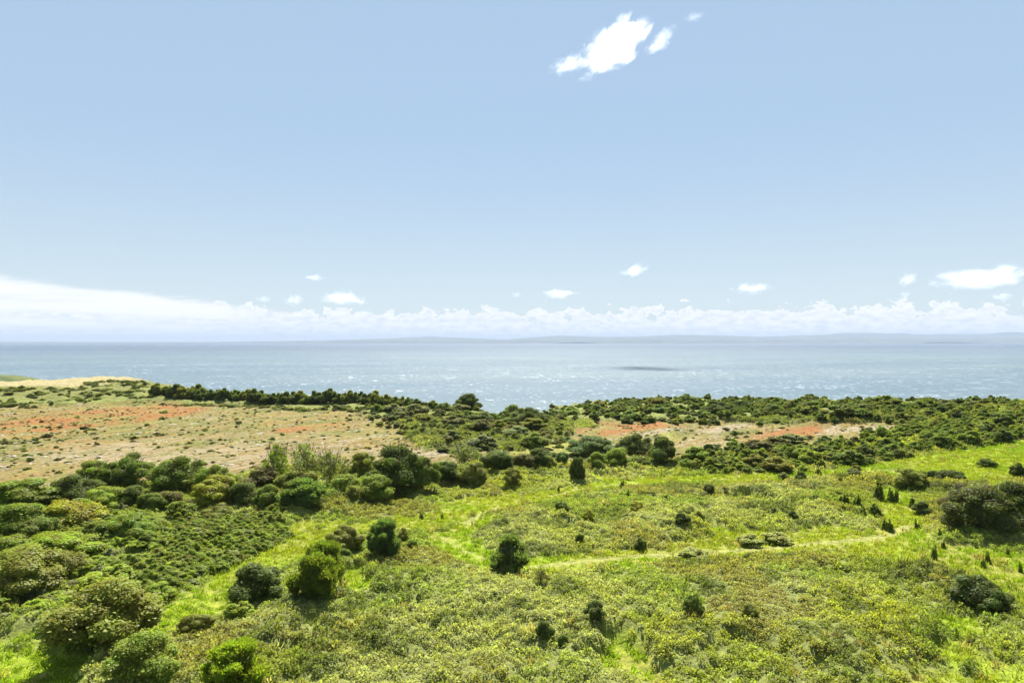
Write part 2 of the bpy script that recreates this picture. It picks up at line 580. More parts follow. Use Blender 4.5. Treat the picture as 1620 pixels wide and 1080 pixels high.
# ------------------------------------------------------------------ sea, far coast
def build_sea():
    xs = np.array([-60000, -8000, -1500, 1500, 8000, 60000], float)
    ys = np.array([-3000, 0, 1500, 6000, 20000, 60000], float)
    X, Y = np.meshgrid(xs, ys)
    V = np.stack([X.ravel(), Y.ravel(), np.zeros(X.size)], 1)
    nx = len(xs)
    F = [(j * nx + i, j * nx + i + 1, (j + 1) * nx + i + 1, (j + 1) * nx + i) for j in range(len(ys) - 1) for i in range(nx - 1)]
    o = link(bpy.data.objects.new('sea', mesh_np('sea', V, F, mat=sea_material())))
    tag(o, 'wide pale blue sea flecked with white horses and painted glints', None, None, 'structure')


build_sea()


def build_far_coast():
    # skyline of the far shore: photo column -> height above the water in photo pixels
    px = np.array([-3000, -1200, -500, 150, 270, 300, 330, 420, 520, 590, 650, 700, 745, 800, 860, 930, 1010, 1080, 1130, 1200, 1290, 1380, 1440, 1490, 1540, 1620, 1800, 2200, 3200, 5000], float)
    hp = np.array([8, 5, 3, 1.2, 2.0, 3.4, 2.6, 4.2, 7.5, 10, 12.5, 11, 8.0, 6.5, 11.5, 13.5, 11.5, 14, 16, 14.5, 12.5, 13.5, 17.0, 19.5, 19, 17, 20, 15, 14, 10], float)
    mat = far_material()
    for name, D, depth, k, off, label in (
            ('far_hills', 24000.0, 7000.0, 1.0, 0.0, 'long line of pale blue hills along the far shore'),
            ('far_shore', 20500.0, 2600.0, 0.42, 71.0, 'low pale shore in front of the far hills')):
        n = 420
        t = np.linspace(-3.2, 3.2, n)
        h = np.interp(t * FPX + 810 + off, px, hp) / FPX * D * k
        h = h * (0.86 + 0.26 * fbm(t * 26 + 40, t * 0 + off, 3, 4)) + 10
        rows = []
        for j, (f, hh) in enumerate(((0, -6), (0.12, 0.16), (0.3, 0.42), (0.5, 0.72), (0.68, 0.93), (0.8, 1.0), (1.0, 0.35))):
            dd = D + depth * f
            wob = 0.82 + 0.36 * fbm(t * 40, np.full(n, j * 3.7), 13, 3) if 0 < j < 5 else 1.0
            z = h * hh * wob if j else np.full(n, -6.0)
            rows.append(np.stack([t * D * 1.0, np.full(n, dd) + depth * 0.25 * fbm(t * 9, t * 0 + j, 17, 2), z], 1))
        V = np.concatenate(rows)
        F = [(j * n + i, j * n + i + 1, (j + 1) * n + i + 1, (j + 1) * n + i) for j in range(len(rows) - 1) for i in range(n - 1)]
        o = link(bpy.data.objects.new(name, mesh_np(name, V, F, smooth=True, mat=mat)))
        tag(o, label, None, None, 'structure')


build_far_coast()

# ------------------------------------------------------------------ the land
C_SOIL = np.array([0.150, 0.165, 0.045])
C_GRASS = np.array([0.182, 0.240, 0.016])
C_GRASS2 = np.array([0.200, 0.205, 0.035])
C_SAND = np.array([0.180, 0.126, 0.042])
C_STRAW = np.array([0.182, 0.150, 0.044])
C_RED = np.array([0.205, 0.092, 0.030])
C_ROCK = np.array([0.240, 0.200, 0.132])
C_OLIVE = np.array([0.115, 0.118, 0.030])
C_TROD = np.array([0.220, 0.222, 0.062])


def lerp(a, b, f):
    return a + (b - a) * f[..., None]


def ground_colour(x, y, m):
    q = fbm(x / 16, y / 16, 101, 4)
    c = np.tile(C_SOIL, x.shape + (1,))
    g = lerp(np.tile(C_GRASS, x.shape + (1,)), C_GRASS2, ss(0.42, 0.62, q))
    c = lerp(c, g, m['grass'])
    c = lerp(c, C_TROD, m['trod'])
    # quarry floor
    u, v = (x * 0.60 + y * 0.80), (-x * 0.80 + y * 0.60)
    k = lerp(np.tile(C_SAND, x.shape + (1,)), C_STRAW, ss(0.35, 0.6, fbm(u / 12, v / 3, 111, 4)))
    k = lerp(k, C_OLIVE, ss(0.44, 0.60, fbm(u / 9, v / 4, 121, 4)) * 0.85)
    k = lerp(k, C_RED, np.clip(m['red'] * ss(0.30, 0.55, fbm(x / 7, y / 7, 131, 4)) * 0.9 + 0.25 * ss(0.58, 0.7, fbm(x / 18, y / 18, 141, 3)), 0, 1))
    k = lerp(k, C_ROCK, m['rock'] * ss(0.35, 0.5, fbm(u / 6, v / 1.5, 151, 3)) * 0.8)
    k = lerp(k, C_GRASS2 * 1.05, m['lush'] * 0.85)
    c = lerp(c, k, m['quarry'])
    # pale mown field and rough slope of the left headland
    far = ss(268, 285, y) * ss(-150, -170, x)
    pale = ss(318, 335, y) * ss(-190, -215, x + 0.10 * (y - 330)) * far
    slope = np.tile(np.array([0.13, 0.13, 0.04]), x.shape + (1,))
    c = lerp(c, slope, far * 0.8)
    c = lerp(c, np.array([0.26, 0.22, 0.11]), pale)
    return c


def build_land():
    xs = np.concatenate([np.arange(-900, -340, 14.0), np.arange(-340, -130, 1.6), np.arange(-130, 130, 0.9), np.arange(130, 300, 1.6), np.arange(300, 900, 14.0)])
    ys = np.concatenate([np.arange(-200, 30, 10.0), np.arange(30, 150, 0.7), np.arange(150, 300, 1.1), np.arange(300, 470, 2.0)])
    X, Y = np.meshgrid(xs, ys)
    Xf, Yf = X.ravel(), Y.ravel()
    m = masks(Xf, Yf)
    Z = H0(Xf, Yf) + 0.8 * mound(Xf, Yf, m) + Hq(Xf, Yf, m)
    col = ground_colour(Xf, Yf, m)
    col = np.concatenate([col, np.ones((len(col), 1))], 1)
    rocky = m['quarry'] * np.clip(0.22 + 0.8 * (fbm(Xf / 30, Yf / 30, 161, 3) - 0.3) + 0.35 * ss(215, 150, Yf) + 0.5 * m['rock'] - 0.55 * m['red'] - 0.5 * m['lush'], 0, 1)
    nx = len(xs); ny = len(ys)
    I = (np.arange(ny - 1)[:, None] * nx + np.arange(nx - 1)[None, :]).ravel()
    F = np.stack([I, I + 1, I + nx + 1, I + nx], 1)
    me = mesh_np('land', np.stack([Xf, Yf, Z], 1), F,
                 {'gcol': ('POINT', 'FLOAT_COLOR', col), 'rocky': ('POINT', 'FLOAT', rocky)}, True, M_LAND)
    o = link(bpy.data.objects.new('land', me))
    tag(o, 'clifftop land of meadow, scrub and old sandy quarry floor', None, None, 'structure')
    # headland across the next bay on the far left
    n, k = 90, 30
    xs = np.linspace(-1100, -425, n); ys = np.linspace(560, 760, k)
    X, Y = np.meshgrid(xs, ys); X = X.ravel(); Y = Y.ravel()
    Z = 28.5 * ss(-428, -505, X) ** 0.7 * ss(560, 590, Y) * (1 - ss(690, 760, Y)) + 3 * (fbm(X / 25, Y / 25, 7, 3) - 0.5) - 2
    c = lerp(np.tile(np.array([0.10, 0.115, 0.04]), X.shape + (1,)), np.array([0.05, 0.07, 0.025]), ss(0.45, 0.6, fbm(X / 14, Y / 14, 9, 3)))
    c = np.concatenate([c, np.ones((len(c), 1))], 1)
    I = (np.arange(k - 1)[:, None] * n + np.arange(n - 1)[None, :]).ravel()
    me = mesh_np('headland', np.stack([X, Y, Z], 1), np.stack([I, I + 1, I + n + 1, I + n], 1),
                 {'gcol': ('POINT', 'FLOAT_COLOR', c), 'rocky': ('POINT', 'FLOAT', np.zeros(len(X)))}, True, M_LAND)
    tag(link(bpy.data.objects.new('headland', me)), 'green headland across the bay beyond the pale field', None, None, 'structure')


build_land()


# ------------------------------------------------------------------ foliage meshes
def unit(v):
    return v / (np.linalg.norm(v, axis=1, keepdims=True) + 1e-9)


def leaves(c, nrm, L, W, rng, tang=None):
    """diamond leaves at centres c facing nrm"""
    n = len(c)
    r = unit(rng.normal(size=(n, 3))) if tang is None else tang
    t = unit(np.cross(nrm, np.cross(r, nrm)) + 1e-6)
    b = np.cross(nrm, t)
    s = rng.uniform(0.65, 1.35, (n, 1))
    t = t * (L * 0.5) * s; b = b * (W * 0.5) * s
    bend = nrm * (L * 0.12) * s
    V = np.stack([c + t - bend, c + b + t * 0.1, c - t - bend, c - b + t * 0.1], 1).reshape(-1, 3)
    F = np.arange(n * 4).reshape(n, 4)
    return V, F


def lobes_sphere(rng, k, spread, r0, r1, flat=0.8):
    out = [(np.array([0, 0, 0.42]), np.array([0.33, 0.33, 0.36]))]
    sq = rng.uniform(0.88, 1.12)
    for i in range(k):
        a = rng.uniform(0, 2 * math.pi); e = rng.uniform(-0.5, 1.0)
        d = np.array([math.cos(a) * math.sqrt(max(0, 1 - e * e)), math.sin(a) * math.sqrt(max(0, 1 - e * e)), e])
        r = rng.uniform(r0, r1) * rng.uniform(0.8, 1.15)
        f = rng.uniform(0.78, 1.12)
        tp = 1.16 - 0.52 * max(0.0, d[2]) ** 1.3
        c = np.array([0, 0, 0.42]) + d * np.array([spread * sq * tp, spread / sq * tp, 0.47 * flat]) * f
        out.append((c, np.array([r, r, r * 0.85])))
    return out


def crown_mesh(name, seed, lobes, n, L, W, outward=0.45, up=0.55, jitter=0.20, sparse=0.0, streak=None):
    rng = np.random.default_rng(seed)
    wts = np.array([np.mean(r) ** 2 for c, r in lobes]); wts = wts / wts.sum()
    C, N = [], []
    for (c, r), w in zip(lobes, wts):
        k = int(n * w * 1.5)
        d = unit(rng.normal(size=(k, 3)))
        rad = 1.0 - np.abs(rng.normal(size=(k, 1))) * jitter
        rad = rad + (rng.random((k, 1)) < 0.13) * rng.uniform(0, 0.42, (k, 1))
        p = c + d * r * rad
        keep = np.ones(k, bool)
        for c2, r2 in lobes:
            if c2 is c: continue
            keep &= (np.sum(((p - c2) / r2) ** 2, 1) > 0.72)
        keep &= p[:, 2] > 0.0
        if sparse:
            h = vnoise(p[:, 0] * 9 + 30, p[:, 1] * 9 + p[:, 2] * 7 + 30, seed)
            keep &= h > sparse
        C.append(p[keep]); N.append(d[keep])
    C = np.concatenate(C); N = np.concatenate(N)
    if len(C) > n:
        idx = rng.permutation(len(C))[:n]; C = C[idx]; N = N[idx]
    nr = unit(N * outward + unit(rng.normal(size=C.shape)) * (1 - outward) + np.array([0, 0, up]))
    tg = None
    if streak is not None:
        tg = unit(np.array([0, 0, 1.0]) * streak + N * 0.6 + rng.normal(size=C.shape) * 0.35)
        nr = unit(np.cross(tg, rng.normal(size=C.shape)))
    V, F = leaves(C, nr, L, W, rng, tg)
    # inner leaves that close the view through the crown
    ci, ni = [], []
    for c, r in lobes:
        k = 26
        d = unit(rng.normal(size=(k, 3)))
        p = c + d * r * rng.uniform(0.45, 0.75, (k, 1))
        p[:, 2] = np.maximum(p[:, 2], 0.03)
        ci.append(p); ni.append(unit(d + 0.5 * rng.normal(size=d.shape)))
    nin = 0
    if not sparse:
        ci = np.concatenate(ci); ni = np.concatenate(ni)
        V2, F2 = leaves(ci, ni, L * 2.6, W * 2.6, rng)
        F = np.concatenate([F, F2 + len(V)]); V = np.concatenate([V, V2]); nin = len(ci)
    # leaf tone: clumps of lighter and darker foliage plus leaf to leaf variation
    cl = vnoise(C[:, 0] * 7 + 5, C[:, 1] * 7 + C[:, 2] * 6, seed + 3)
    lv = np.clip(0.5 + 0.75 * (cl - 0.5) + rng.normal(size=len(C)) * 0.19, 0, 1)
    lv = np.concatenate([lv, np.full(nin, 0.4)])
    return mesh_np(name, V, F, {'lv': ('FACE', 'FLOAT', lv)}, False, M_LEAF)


def tube(p0, p1, r0, r1, k=6):
    p0 = np.array(p0, float); p1 = np.array(p1, float)
    d = p1 - p0; d = d / np.linalg.norm(d)
    a = np.cross(d, [0.3, 0.9, 0.1]); a /= np.linalg.norm(a); b = np.cross(d, a)
    ang = np.arange(k) / k * 2 * math.pi
    ring = np.cos(ang)[:, None] * a + np.sin(ang)[:, None] * b
    return np.concatenate([p0 + ring * r0, p1 + ring * r1]), np.array([(i, (i + 1) % k, k + (i + 1) % k, k + i) for i in range(k)])


def trunk_mesh(name, seed, limbs, top=0.75, r=0.035, spread=0.32, twigs=0):
    rng = np.random.default_rng(seed)
    V, F, n = [], [], 0

    def add(p0, p1, r0, r1):
        nonlocal n
        v, f = tube(p0, p1, r0, r1)
        V.append(v); F.append(f + n); n += len(v)
    fork = np.array([rng.normal() * 0.02, rng.normal() * 0.02, 0.22])
    add((0, 0, -0.06), fork, r * 1.25, r)
    for i in range(limbs):
        a = 2 * math.pi * i / limbs + rng.uniform(-0.4, 0.4)
        mid = fork + np.array([math.cos(a) * spread * 0.45, math.sin(a) * spread * 0.45, 0.2 + 0.08 * rng.random()])
        tip = mid + np.array([math.cos(a) * spread * 0.5, math.sin(a) * spread * 0.5, (top - 0.42) * rng.uniform(0.7, 1.1)])
        add(fork, mid, r * 0.75, r * 0.5)
        add(mid, tip, r * 0.5, r * 0.16)
        for j in range(twigs):
            s = mid + (tip - mid) * rng.uniform(0.1, 0.9)
            e = s + np.array([rng.normal() * 0.14, rng.normal() * 0.14, rng.uniform(0.08, 0.26)])
            add(s, e, r * 0.2, r * 0.05)
    return mesh_np(name, np.concatenate(V), np.concatenate(F), None, True, M_BARK)


def lob(seed, k, spread, r0, r1, flat=0.8):
    return lobes_sphere(np.random.default_rng(seed), k, spread, r0, r1, flat)


CR = {}
for i in range(3):
    CR['round', i] = crown_mesh('round_crown', 10 + i, lob(10 + i, 26, 0.37, 0.10, 0.20), 19000, 0.034, 0.025)
    CR['dome', i] = crown_mesh('dome_crown', 30 + i, lob(30 + i, 28, 0.38, 0.10, 0.17, 0.95), 17000, 0.036, 0.026, 0.7, 0.3, 0.10)
    CR['far', i] = crown_mesh('far_crown', 50 + i, lob(50 + i, 17, 0.36, 0.12, 0.22, 0.95), 4500, 0.068, 0.052)
    CR['wide', i] = crown_mesh('wide_crown', 60 + i, lob(60 + i, 22, 0.39, 0.09, 0.19, 0.9), 6000, 0.056, 0.044)
for i in range(2):
    CR['willow', i] = crown_mesh('willow_crown', 70 + i, lob(70 + i, 26, 0.34, 0.09, 0.17, 1.05), 17000, 0.060, 0.020, 0.5, 0.2, 0.22, 0.0, 0.9)
    CR['tree', i] = crown_mesh('tree_crown', 80 + i, lob(80 + i, 34, 0.40, 0.08, 0.16, 0.95), 20000, 0.029, 0.022, 0.55, 0.25, 0.2)
    CR['open', i] = crown_mesh('open_crown', 90 + i, lob(90 + i, 22, 0.42, 0.09, 0.17, 0.95), 5200, 0.042, 0.030, 0.4, 0.2, 0.35, 0.42)
TR = {k: trunk_mesh(k + '_trunk', s, l, t, r, sp, tw) for k, s, l, t, r, sp, tw in (
    ('round', 1, 5, 0.7, 0.03, 0.28, 0), ('dome', 2, 5, 0.7, 0.03, 0.28, 0), ('willow', 3, 7, 0.85, 0.022, 0.26, 2),
    ('tree', 4, 6, 0.85, 0.03, 0.3, 3), ('open', 5, 8, 0.98, 0.020, 0.36, 7), ('wide', 6, 5, 0.6, 0.025, 0.35, 0))}


def sapling_mesh(name, seed):
    rng = np.random.default_rng(seed)
    C, N = [], []
    shoots = [(0.0, 0.0, 1.0, 0.20)] + [(rng.uniform(-0.26, 0.26), rng.uniform(-0.26, 0.26), rng.uniform(0.45, 0.85), rng.uniform(0.14, 0.2)) for _ in range(5)]
    for sx, sy, top, wid in shoots:
        for i in range(9):
            f = i / 8
            z = 0.06 + (top - 0.06) * f
            r = wid * (1.05 - f) ** 0.6 * rng.uniform(0.6, 1.25)
            k = 16
            d = unit(rng.normal(size=(k, 3)))
            p = np.stack([np.full(k, sx * (1 - 0.3 * f)), np.full(k, sy * (1 - 0.3 * f)), np.full(k, z)], 1) + d * r * np.array([1, 1, 0.5]) * rng.uniform(0.4, 1.1, (k, 1))
            p[:, 2] = np.maximum(p[:, 2], 0.02)
            C.append(p); N.append(d + np.array([0, 0, 0.4]))
    C = np.concatenate(C); N = unit(np.concatenate(N) + rng.normal(size=C.shape) * 0.5)
    V, F = leaves(C, N, 0.13, 0.085, rng)
    lv = np.clip(0.5 + rng.normal(size=len(C)) * 0.2, 0, 1)
    return mesh_np(name, V, F, {'lv': ('FACE', 'FLOAT', lv)}, False, M_LEAF)


for i in range(5):
    CR['sapling', i] = sapling_mesh('sapling_crown', 120 + i)
TR['sapling'] = mesh_np('sapling_trunk', *tube((0, 0, -0.05), (0, 0, 0.95), 0.035, 0.008, 5), None, True, M_BARK)

# foliage tones (albedo)
DK = (0.108, 0.138, 0.026)     # dark evergreen scrub
MID = (0.148, 0.190, 0.029)
BRI = (0.195, 0.245, 0.032)
YEL = (0.290, 0.285, 0.026)
OLV = (0.205, 0.215, 0.034)
BLU = (0.140, 0.190, 0.058)
BRN = (0.165, 0.155, 0.045)
GRY = (0.215, 0.230, 0.090)
PALE = (0.300, 0.320, 0.080)    # bramble in flower
LIM = (0.245, 0.300, 0.030)

NAMES = {'round': 'bush', 'dome': 'bush', 'wide': 'bush', 'willow': 'willow_bush', 'tree': 'tree', 'open': 'twiggy_tree', 'sapling': 'sapling', 'far': 'bush'}


def jitter_col(c, a=0.12):
    k = 1 + random.uniform(-a, a)
    return (c[0] * k * (1 + random.uniform(-a, a) * 0.6), c[1] * k, c[2] * k, 1.0)


def plant(px, py, w, h, kind, col, label, cat=None, group=None, sink=0.12):
    """one bush or tree: an empty at its foot with crown and trunk"""
    x, y, z = at(px, min(py, 1300))
    W = w * y / FPX; Hh = h * y / FPX * 0.95 + 0.3
    v = random.randrange(5 if (kind, 4) in CR else 3 if (kind, 2) in CR else 2)
    e = link(bpy.data.objects.new(NAMES[kind], None))
    e.empty_display_size = 0.5
    y2 = y + W * 0.28 if py < 1100 else y
    e.location = (x * y2 / y, y2, float(H(np.array([x * y2 / y]), np.array([y2]))[0]) - sink)
    e.rotation_euler = (0, 0, random.uniform(0, 6.28))
    tag(e, label, cat or NAMES[kind].split('_')[-1], group)
    c = link(bpy.data.objects.new('crown', CR[kind, v])); c.parent = e
    c.scale = (W * 1.02, W * 1.02, Hh); c.color = jitter_col(col, 0.06)
    t = link(bpy.data.objects.new('trunk', TR[kind])); t.parent = e
    t.scale = (W, W, Hh)
    return e


PLANTS = [
    # ---- foreground
    (170, 1052, 165, 112, 'round', OLV, 'big rounded olive bush at lower left, dark shadow on its left'),
    (225, 1100, 105, 85, 'round', BRI, 'leafy light green bush at the bottom edge in front of the big olive bush'),
    (372, 1110, 100, 68, 'willow', LIM, 'lime green bush cut off by the bottom edge'),
    (403, 966, 86, 64, 'round', DK, 'dark dense bush left of the two overlapping willow bushes'),
    (498, 974, 78, 68, 'willow', MID, 'feathery green willow bush, lower of the overlapping pair'),
    (513, 930, 78, 66, 'willow', MID, 'feathery green willow bush, upper of the overlapping pair'),
    (545, 880, 56, 46, 'dome', OLV, 'olive gold bush just behind the overlapping willow pair'),
    (608, 889, 58, 56, 'willow', BLU, 'grey green willow bush right of the olive gold bush'),
    (808, 922, 66, 62, 'willow', BLU, 'lone willow bush at the left end of the trodden path'),
    (1098, 1004, 30, 38, 'dome', MID, 'small yellow topped bush alone in the lower brambles'),
    (1547, 976, 78, 54, 'dome', DK, 'low dark green dome of a bush alone on the right grass'),
    (1550, 856, 112, 80, 'tree', (0.120, 0.130, 0.034), 'large dark thicket bush at the right edge above the grass slope', 'bush'),
    (1605, 850, 80, 74, 'tree', DK, 'dark bush cut off by the right edge, joined to the large thicket bush', 'bush'),
    (1525, 828, 64, 52, 'tree', BRN, 'brown tinged bush behind the large dark thicket bush at right', 'bush'),
    (1440, 776, 44, 32, 'round', OLV, 'dark mottled bush, largest of the row of three right of the meadow'),
    (1474, 765, 22, 20, 'round', DK, 'small bush in the middle of the row of three'),
    (1504, 770, 42, 24, 'round', DK, 'wide low bush at the right end of the row of three'),
    (1562, 740, 26, 14, 'wide', MID, 'small green bush on the pale grass right of the row of three'),
    (1612, 754, 24, 22, 'wide', DK, 'dark bush at the right edge on the pale grass'),
    (1458, 816, 28, 22, 'round', DK, 'dark bush by the bend of the path, left of the large dark thicket'),
    (1122, 791, 20, 17, 'round', DK, 'small round dark bush alone in the pale brambles'),
    (1266, 765, 18, 15, 'round', DK, 'small dark bush just below the grass track'),
    (1240, 760, 18, 12, 'wide', GRY, 'small greyish bush left of the dark bush below the track'),
    (1295, 758, 12, 14, 'wide', OLV, 'tiny dark shrub at the lower edge of the grass track'),
    (1355, 748, 18, 12, 'wide', OLV, 'small olive shrub right on the grass track'),
    (1350, 758, 22, 12, 'wide', GRY, 'grey green shrub under the olive shrub on the grass track'),
    (1254, 829, 18, 15, 'round', DK, 'small dark shrub above the grass clearing in the middle of the meadow'),
    (1006, 822, 22, 16, 'dome', YEL, 'small yellow topped bush in the middle of the meadow'),
    (930, 836, 18, 18, 'dome', YEL, 'golden green small bush left of the yellow topped bush'),
    (1105, 834, 18, 12, 'round', OLV, 'brown green shrub between the yellow topped bush and the clearing'),
    (889, 822, 24, 18, 'round', MID, 'bright leafed bush in the dark bramble hollow'),
    (917, 866, 14, 16, 'round', MID, 'small dark shrub above the left end of the trodden path'),
    (1013, 872, 18, 20, 'round', DK, 'dark shrub standing above the trodden path'),
    (1080, 845, 24, 14, 'wide', DK, 'dark low shrub above the grass clearing edge'),
    (1185, 864, 42, 15, 'wide', PALE, 'pale bramble mound on the upper edge of the path'),
    (1225, 861, 46, 16, 'wide', PALE, 'second pale bramble mound right beside the first on the path edge'),
    (1095, 884, 44, 13, 'wide', PALE, 'grey leafed bramble mound below the path'),
    (862, 1031, 26, 26, 'round', DK, 'darkest of the small shrubs low in the brambles'),
    (890, 1036, 22, 18, 'round', MID, 'small green shrub right of the darkest low shrub'),
    (942, 1013, 34, 28, 'round', DK, 'spreading dark shrub low in the middle brambles'),
    (1186, 1004, 24, 18, 'dome', OLV, 'small golden shrub right of the yellow topped bush in the lower brambles'),
    (855, 946, 26, 20, 'open', BRN, 'grey brown dying shrub right below the lone willow bush', 'bush'),
    (652, 874, 16, 14, 'round', MID, 'tiny green shrub in the brambles right of the grey green willow'),
    (637, 862, 18, 20, 'dome', OLV, 'small olive shrub against the right side of the grey green willow'),
    (545, 895, 24, 16, 'round', MID, 'small light green shrub under the olive gold bush'),
    (250, 957, 46, 28, 'dome', LIM, 'lime topped mound with a dark hollow beside the left grass strip'),
    (312, 1006, 48, 28, 'dome', OLV, 'olive mound below the lime topped mound'),
    (378, 986, 40, 24, 'wide', LIM, 'pale leafy shrub at the foot of the dark dense bush'),
    # ---- lower left scrub
    (30, 966, 130, 74, 'dome', OLV, 'olive brown mound at the left edge in the lower scrub'),
    (100, 930, 70, 44, 'dome', OLV, 'dull olive mound right of the olive brown mound'),
    (205, 875, 74, 48, 'dome', BRI, 'rounded green mound with a dark hollow in its side'),
    (110, 852, 100, 46, 'dome', YEL, 'broad yellow flowering mound in the left scrub'),
    (40, 862, 90, 46, 'round', BRI, 'dark fronted mound at the left edge below the field'),
    (25, 822, 110, 44, 'dome', BRI, 'broad bright green mound at the left edge beside the field'),
    (90, 905, 110, 42, 'dome', LIM, 'long pale green mound across the lower left scrub'),
    (20, 905, 90, 40, 'dome', BRI, 'pale green mound at the left edge above the olive brown mound'),
    (62, 875, 60, 36, 'round', MID, 'dark bush under the yellow flowering mound'),
    (150, 880, 44, 30, 'wide', MID, 'low green bush between the yellow mound and the hollow mound'),
    (140, 820, 50, 30, 'wide', GRY, 'greyish low bush right of the yellow flowering mound'),
    # ---- tree belt in front of the left field
    (12, 790, 50, 34, 'round', DK, 'dark green tree at the left edge at the near end of the field', 'tree'),
    (120, 808, 84, 48, 'tree', DK, 'broad dark tree, leftmost of the belt before the field'),
    (150, 780, 62, 40, 'tree', BRI, 'light green crown behind the broad dark tree'),
    (205, 779, 74, 52, 'tree', MID, 'round topped mid green tree standing clear above the belt'),
    (288, 784, 88, 60, 'tree', MID, 'tall pale topped tree right of the round topped tree'),
    (340, 786, 60, 46, 'tree', BRI, 'sprawling light green tree right of the pale topped tree'),
    (165, 826, 60, 38, 'dome', LIM, 'bright lime bush below the broad dark tree'),
    (210, 818, 50, 40, 'round', DK, 'dark bush right of the bright lime bush'),
    (238, 822, 40, 34, 'round', MID, 'dark green bush in the gap before the brownish bushes'),
    (272, 818, 60, 42, 'round', BRN, 'brownish bush under the pale topped tree'),
    (285, 830, 44, 26, 'wide', BRI, 'low light green bush at the foot of the brownish bush'),
    (345, 812, 74, 48, 'dome', YEL, 'golden domed bush in the middle of the belt'),
    (338, 822, 56, 22, 'dome', OLV, 'low golden brown cushion in front of the golden domed bush'),
    (388, 812, 52, 40, 'round', DK, 'dark bush right of the golden domed bush'),
    (425, 814, 44, 40, 'round', MID, 'dark green upright bush left of the bluish bush'),
    (412, 782, 60, 34, 'round', BRN, 'brown green bush above the dark upright bush'),
    (483, 816, 76, 42, 'willow', BLU, 'bluish green bush with a dark foot at the meadow edge'),
    (440, 775, 50, 66, 'open', MID, 'slender dark twiggy tree left of the pale twiggy trees'),
    (482, 778, 60, 74, 'open', GRY, 'pale twiggy tree rising over the belt'),
    (522, 776, 56, 66, 'open', GRY, 'pale twiggy tree right beside the first pale twiggy one'),
    (470, 785, 60, 36, 'round', OLV, 'olive bush at the feet of the pale twiggy trees'),
    (542, 796, 62, 46, 'round', BRI, 'bright green bush left of the largest tree'),
    (590, 802, 64, 50, 'round', BRI, 'bright green bush half in front of the largest tree'),
    (560, 804, 26, 22, 'dome', OLV, 'small olive bush standing before the bright green bushes'),
    (575, 762, 50, 44, 'tree', OLV, 'olive tree behind the bright green bushes'),
    (628, 790, 88, 84, 'tree', DK, 'largest tree of the belt, dark and tall above the meadow edge'),
    (668, 788, 54, 56, 'tree', MID, 'green tree leaning against the right side of the largest tree'),
    (708, 770, 42, 38, 'round', DK, 'dark bush between the largest tree and the lone round bush'),
    (748, 773, 46, 38, 'dome', OLV, 'round olive bush standing alone before the belt'),
    (809, 774, 28, 27, 'dome', OLV, 'smaller round bush with a reddish top on the meadow edge'),
    (786, 756, 48, 36, 'round', DK, 'dark rounded bush behind the two round meadow bushes'),
    (735, 742, 50, 44, 'open', GRY, 'grey green airy tree behind the round olive bush'),
    (828, 752, 40, 28, 'round', BRN, 'brown green bush right of the dark rounded bush'),
    (848, 750, 36, 30, 'round', DK, 'dark bush right of the brown green bush in the belt'),
    (868, 749, 26, 20, 'round', OLV, 'olive bush in the low part of the belt'),
    (890, 741, 24, 20, 'round', BLU, 'blue green bush left of the dark column bush'),
    (915, 764, 27, 40, 'dome', DK, 'dark column shaped bush beside the grass track'),
    (944, 748, 30, 24, 'round', BRI, 'light green bush right of the dark column bush'),
    (976, 744, 48, 38, 'round', BRI, 'fresh green rounded bush right of the dark column bush'),
    (937, 724, 78, 34, 'tree', BLU, 'broad blue green dome tree behind the dark column bush'),
    (1008, 730, 60, 42, 'tree', DK, 'broad dark tree behind the fresh green rounded bush'),
    (1046, 741, 46, 46, 'round', DK, 'tall dark bush at the right end of the central belt'),
    (1012, 743, 34, 22, 'round', MID, 'low bush between the fresh green bush and the tall dark bush'),
    # ---- beyond
    (741, 652, 38, 31, 'tree', DK, 'lone dark round tree against the sea left of the gap'),
    (840, 684, 50, 32, 'tree', DK, 'dark dome tree on the right flank of the cliff gap'),
    (815, 672, 48, 26, 'tree', MID, 'green tree on the left flank of the cliff gap'),
    (1142, 662, 46, 22, 'tree', DK, 'dark spreading tree in front of the right clifftop belt'),
    (1250, 656, 20, 19, 'dome', OLV, 'round pale topped tree set against the dark clifftop trees', 'tree'),
    (1225, 660, 34, 16, 'dome', MID, 'domed green tree left of the pale topped tree', 'tree'),
    (1200, 724, 46, 16, 'wide', BRN, 'brown bush at the near edge of the right sandy field'),
    (1255, 702, 44, 16, 'wide', GRY, 'grey brown bush on the right sandy field, right of the brown bush'),
    (1226, 706, 32, 16, 'wide', BRN, 'dark brown bush between the grey brown bush and the belt'),
    (1374, 686, 22, 9, 'wide', DK, 'small dark bush on the right sandy field'),
]
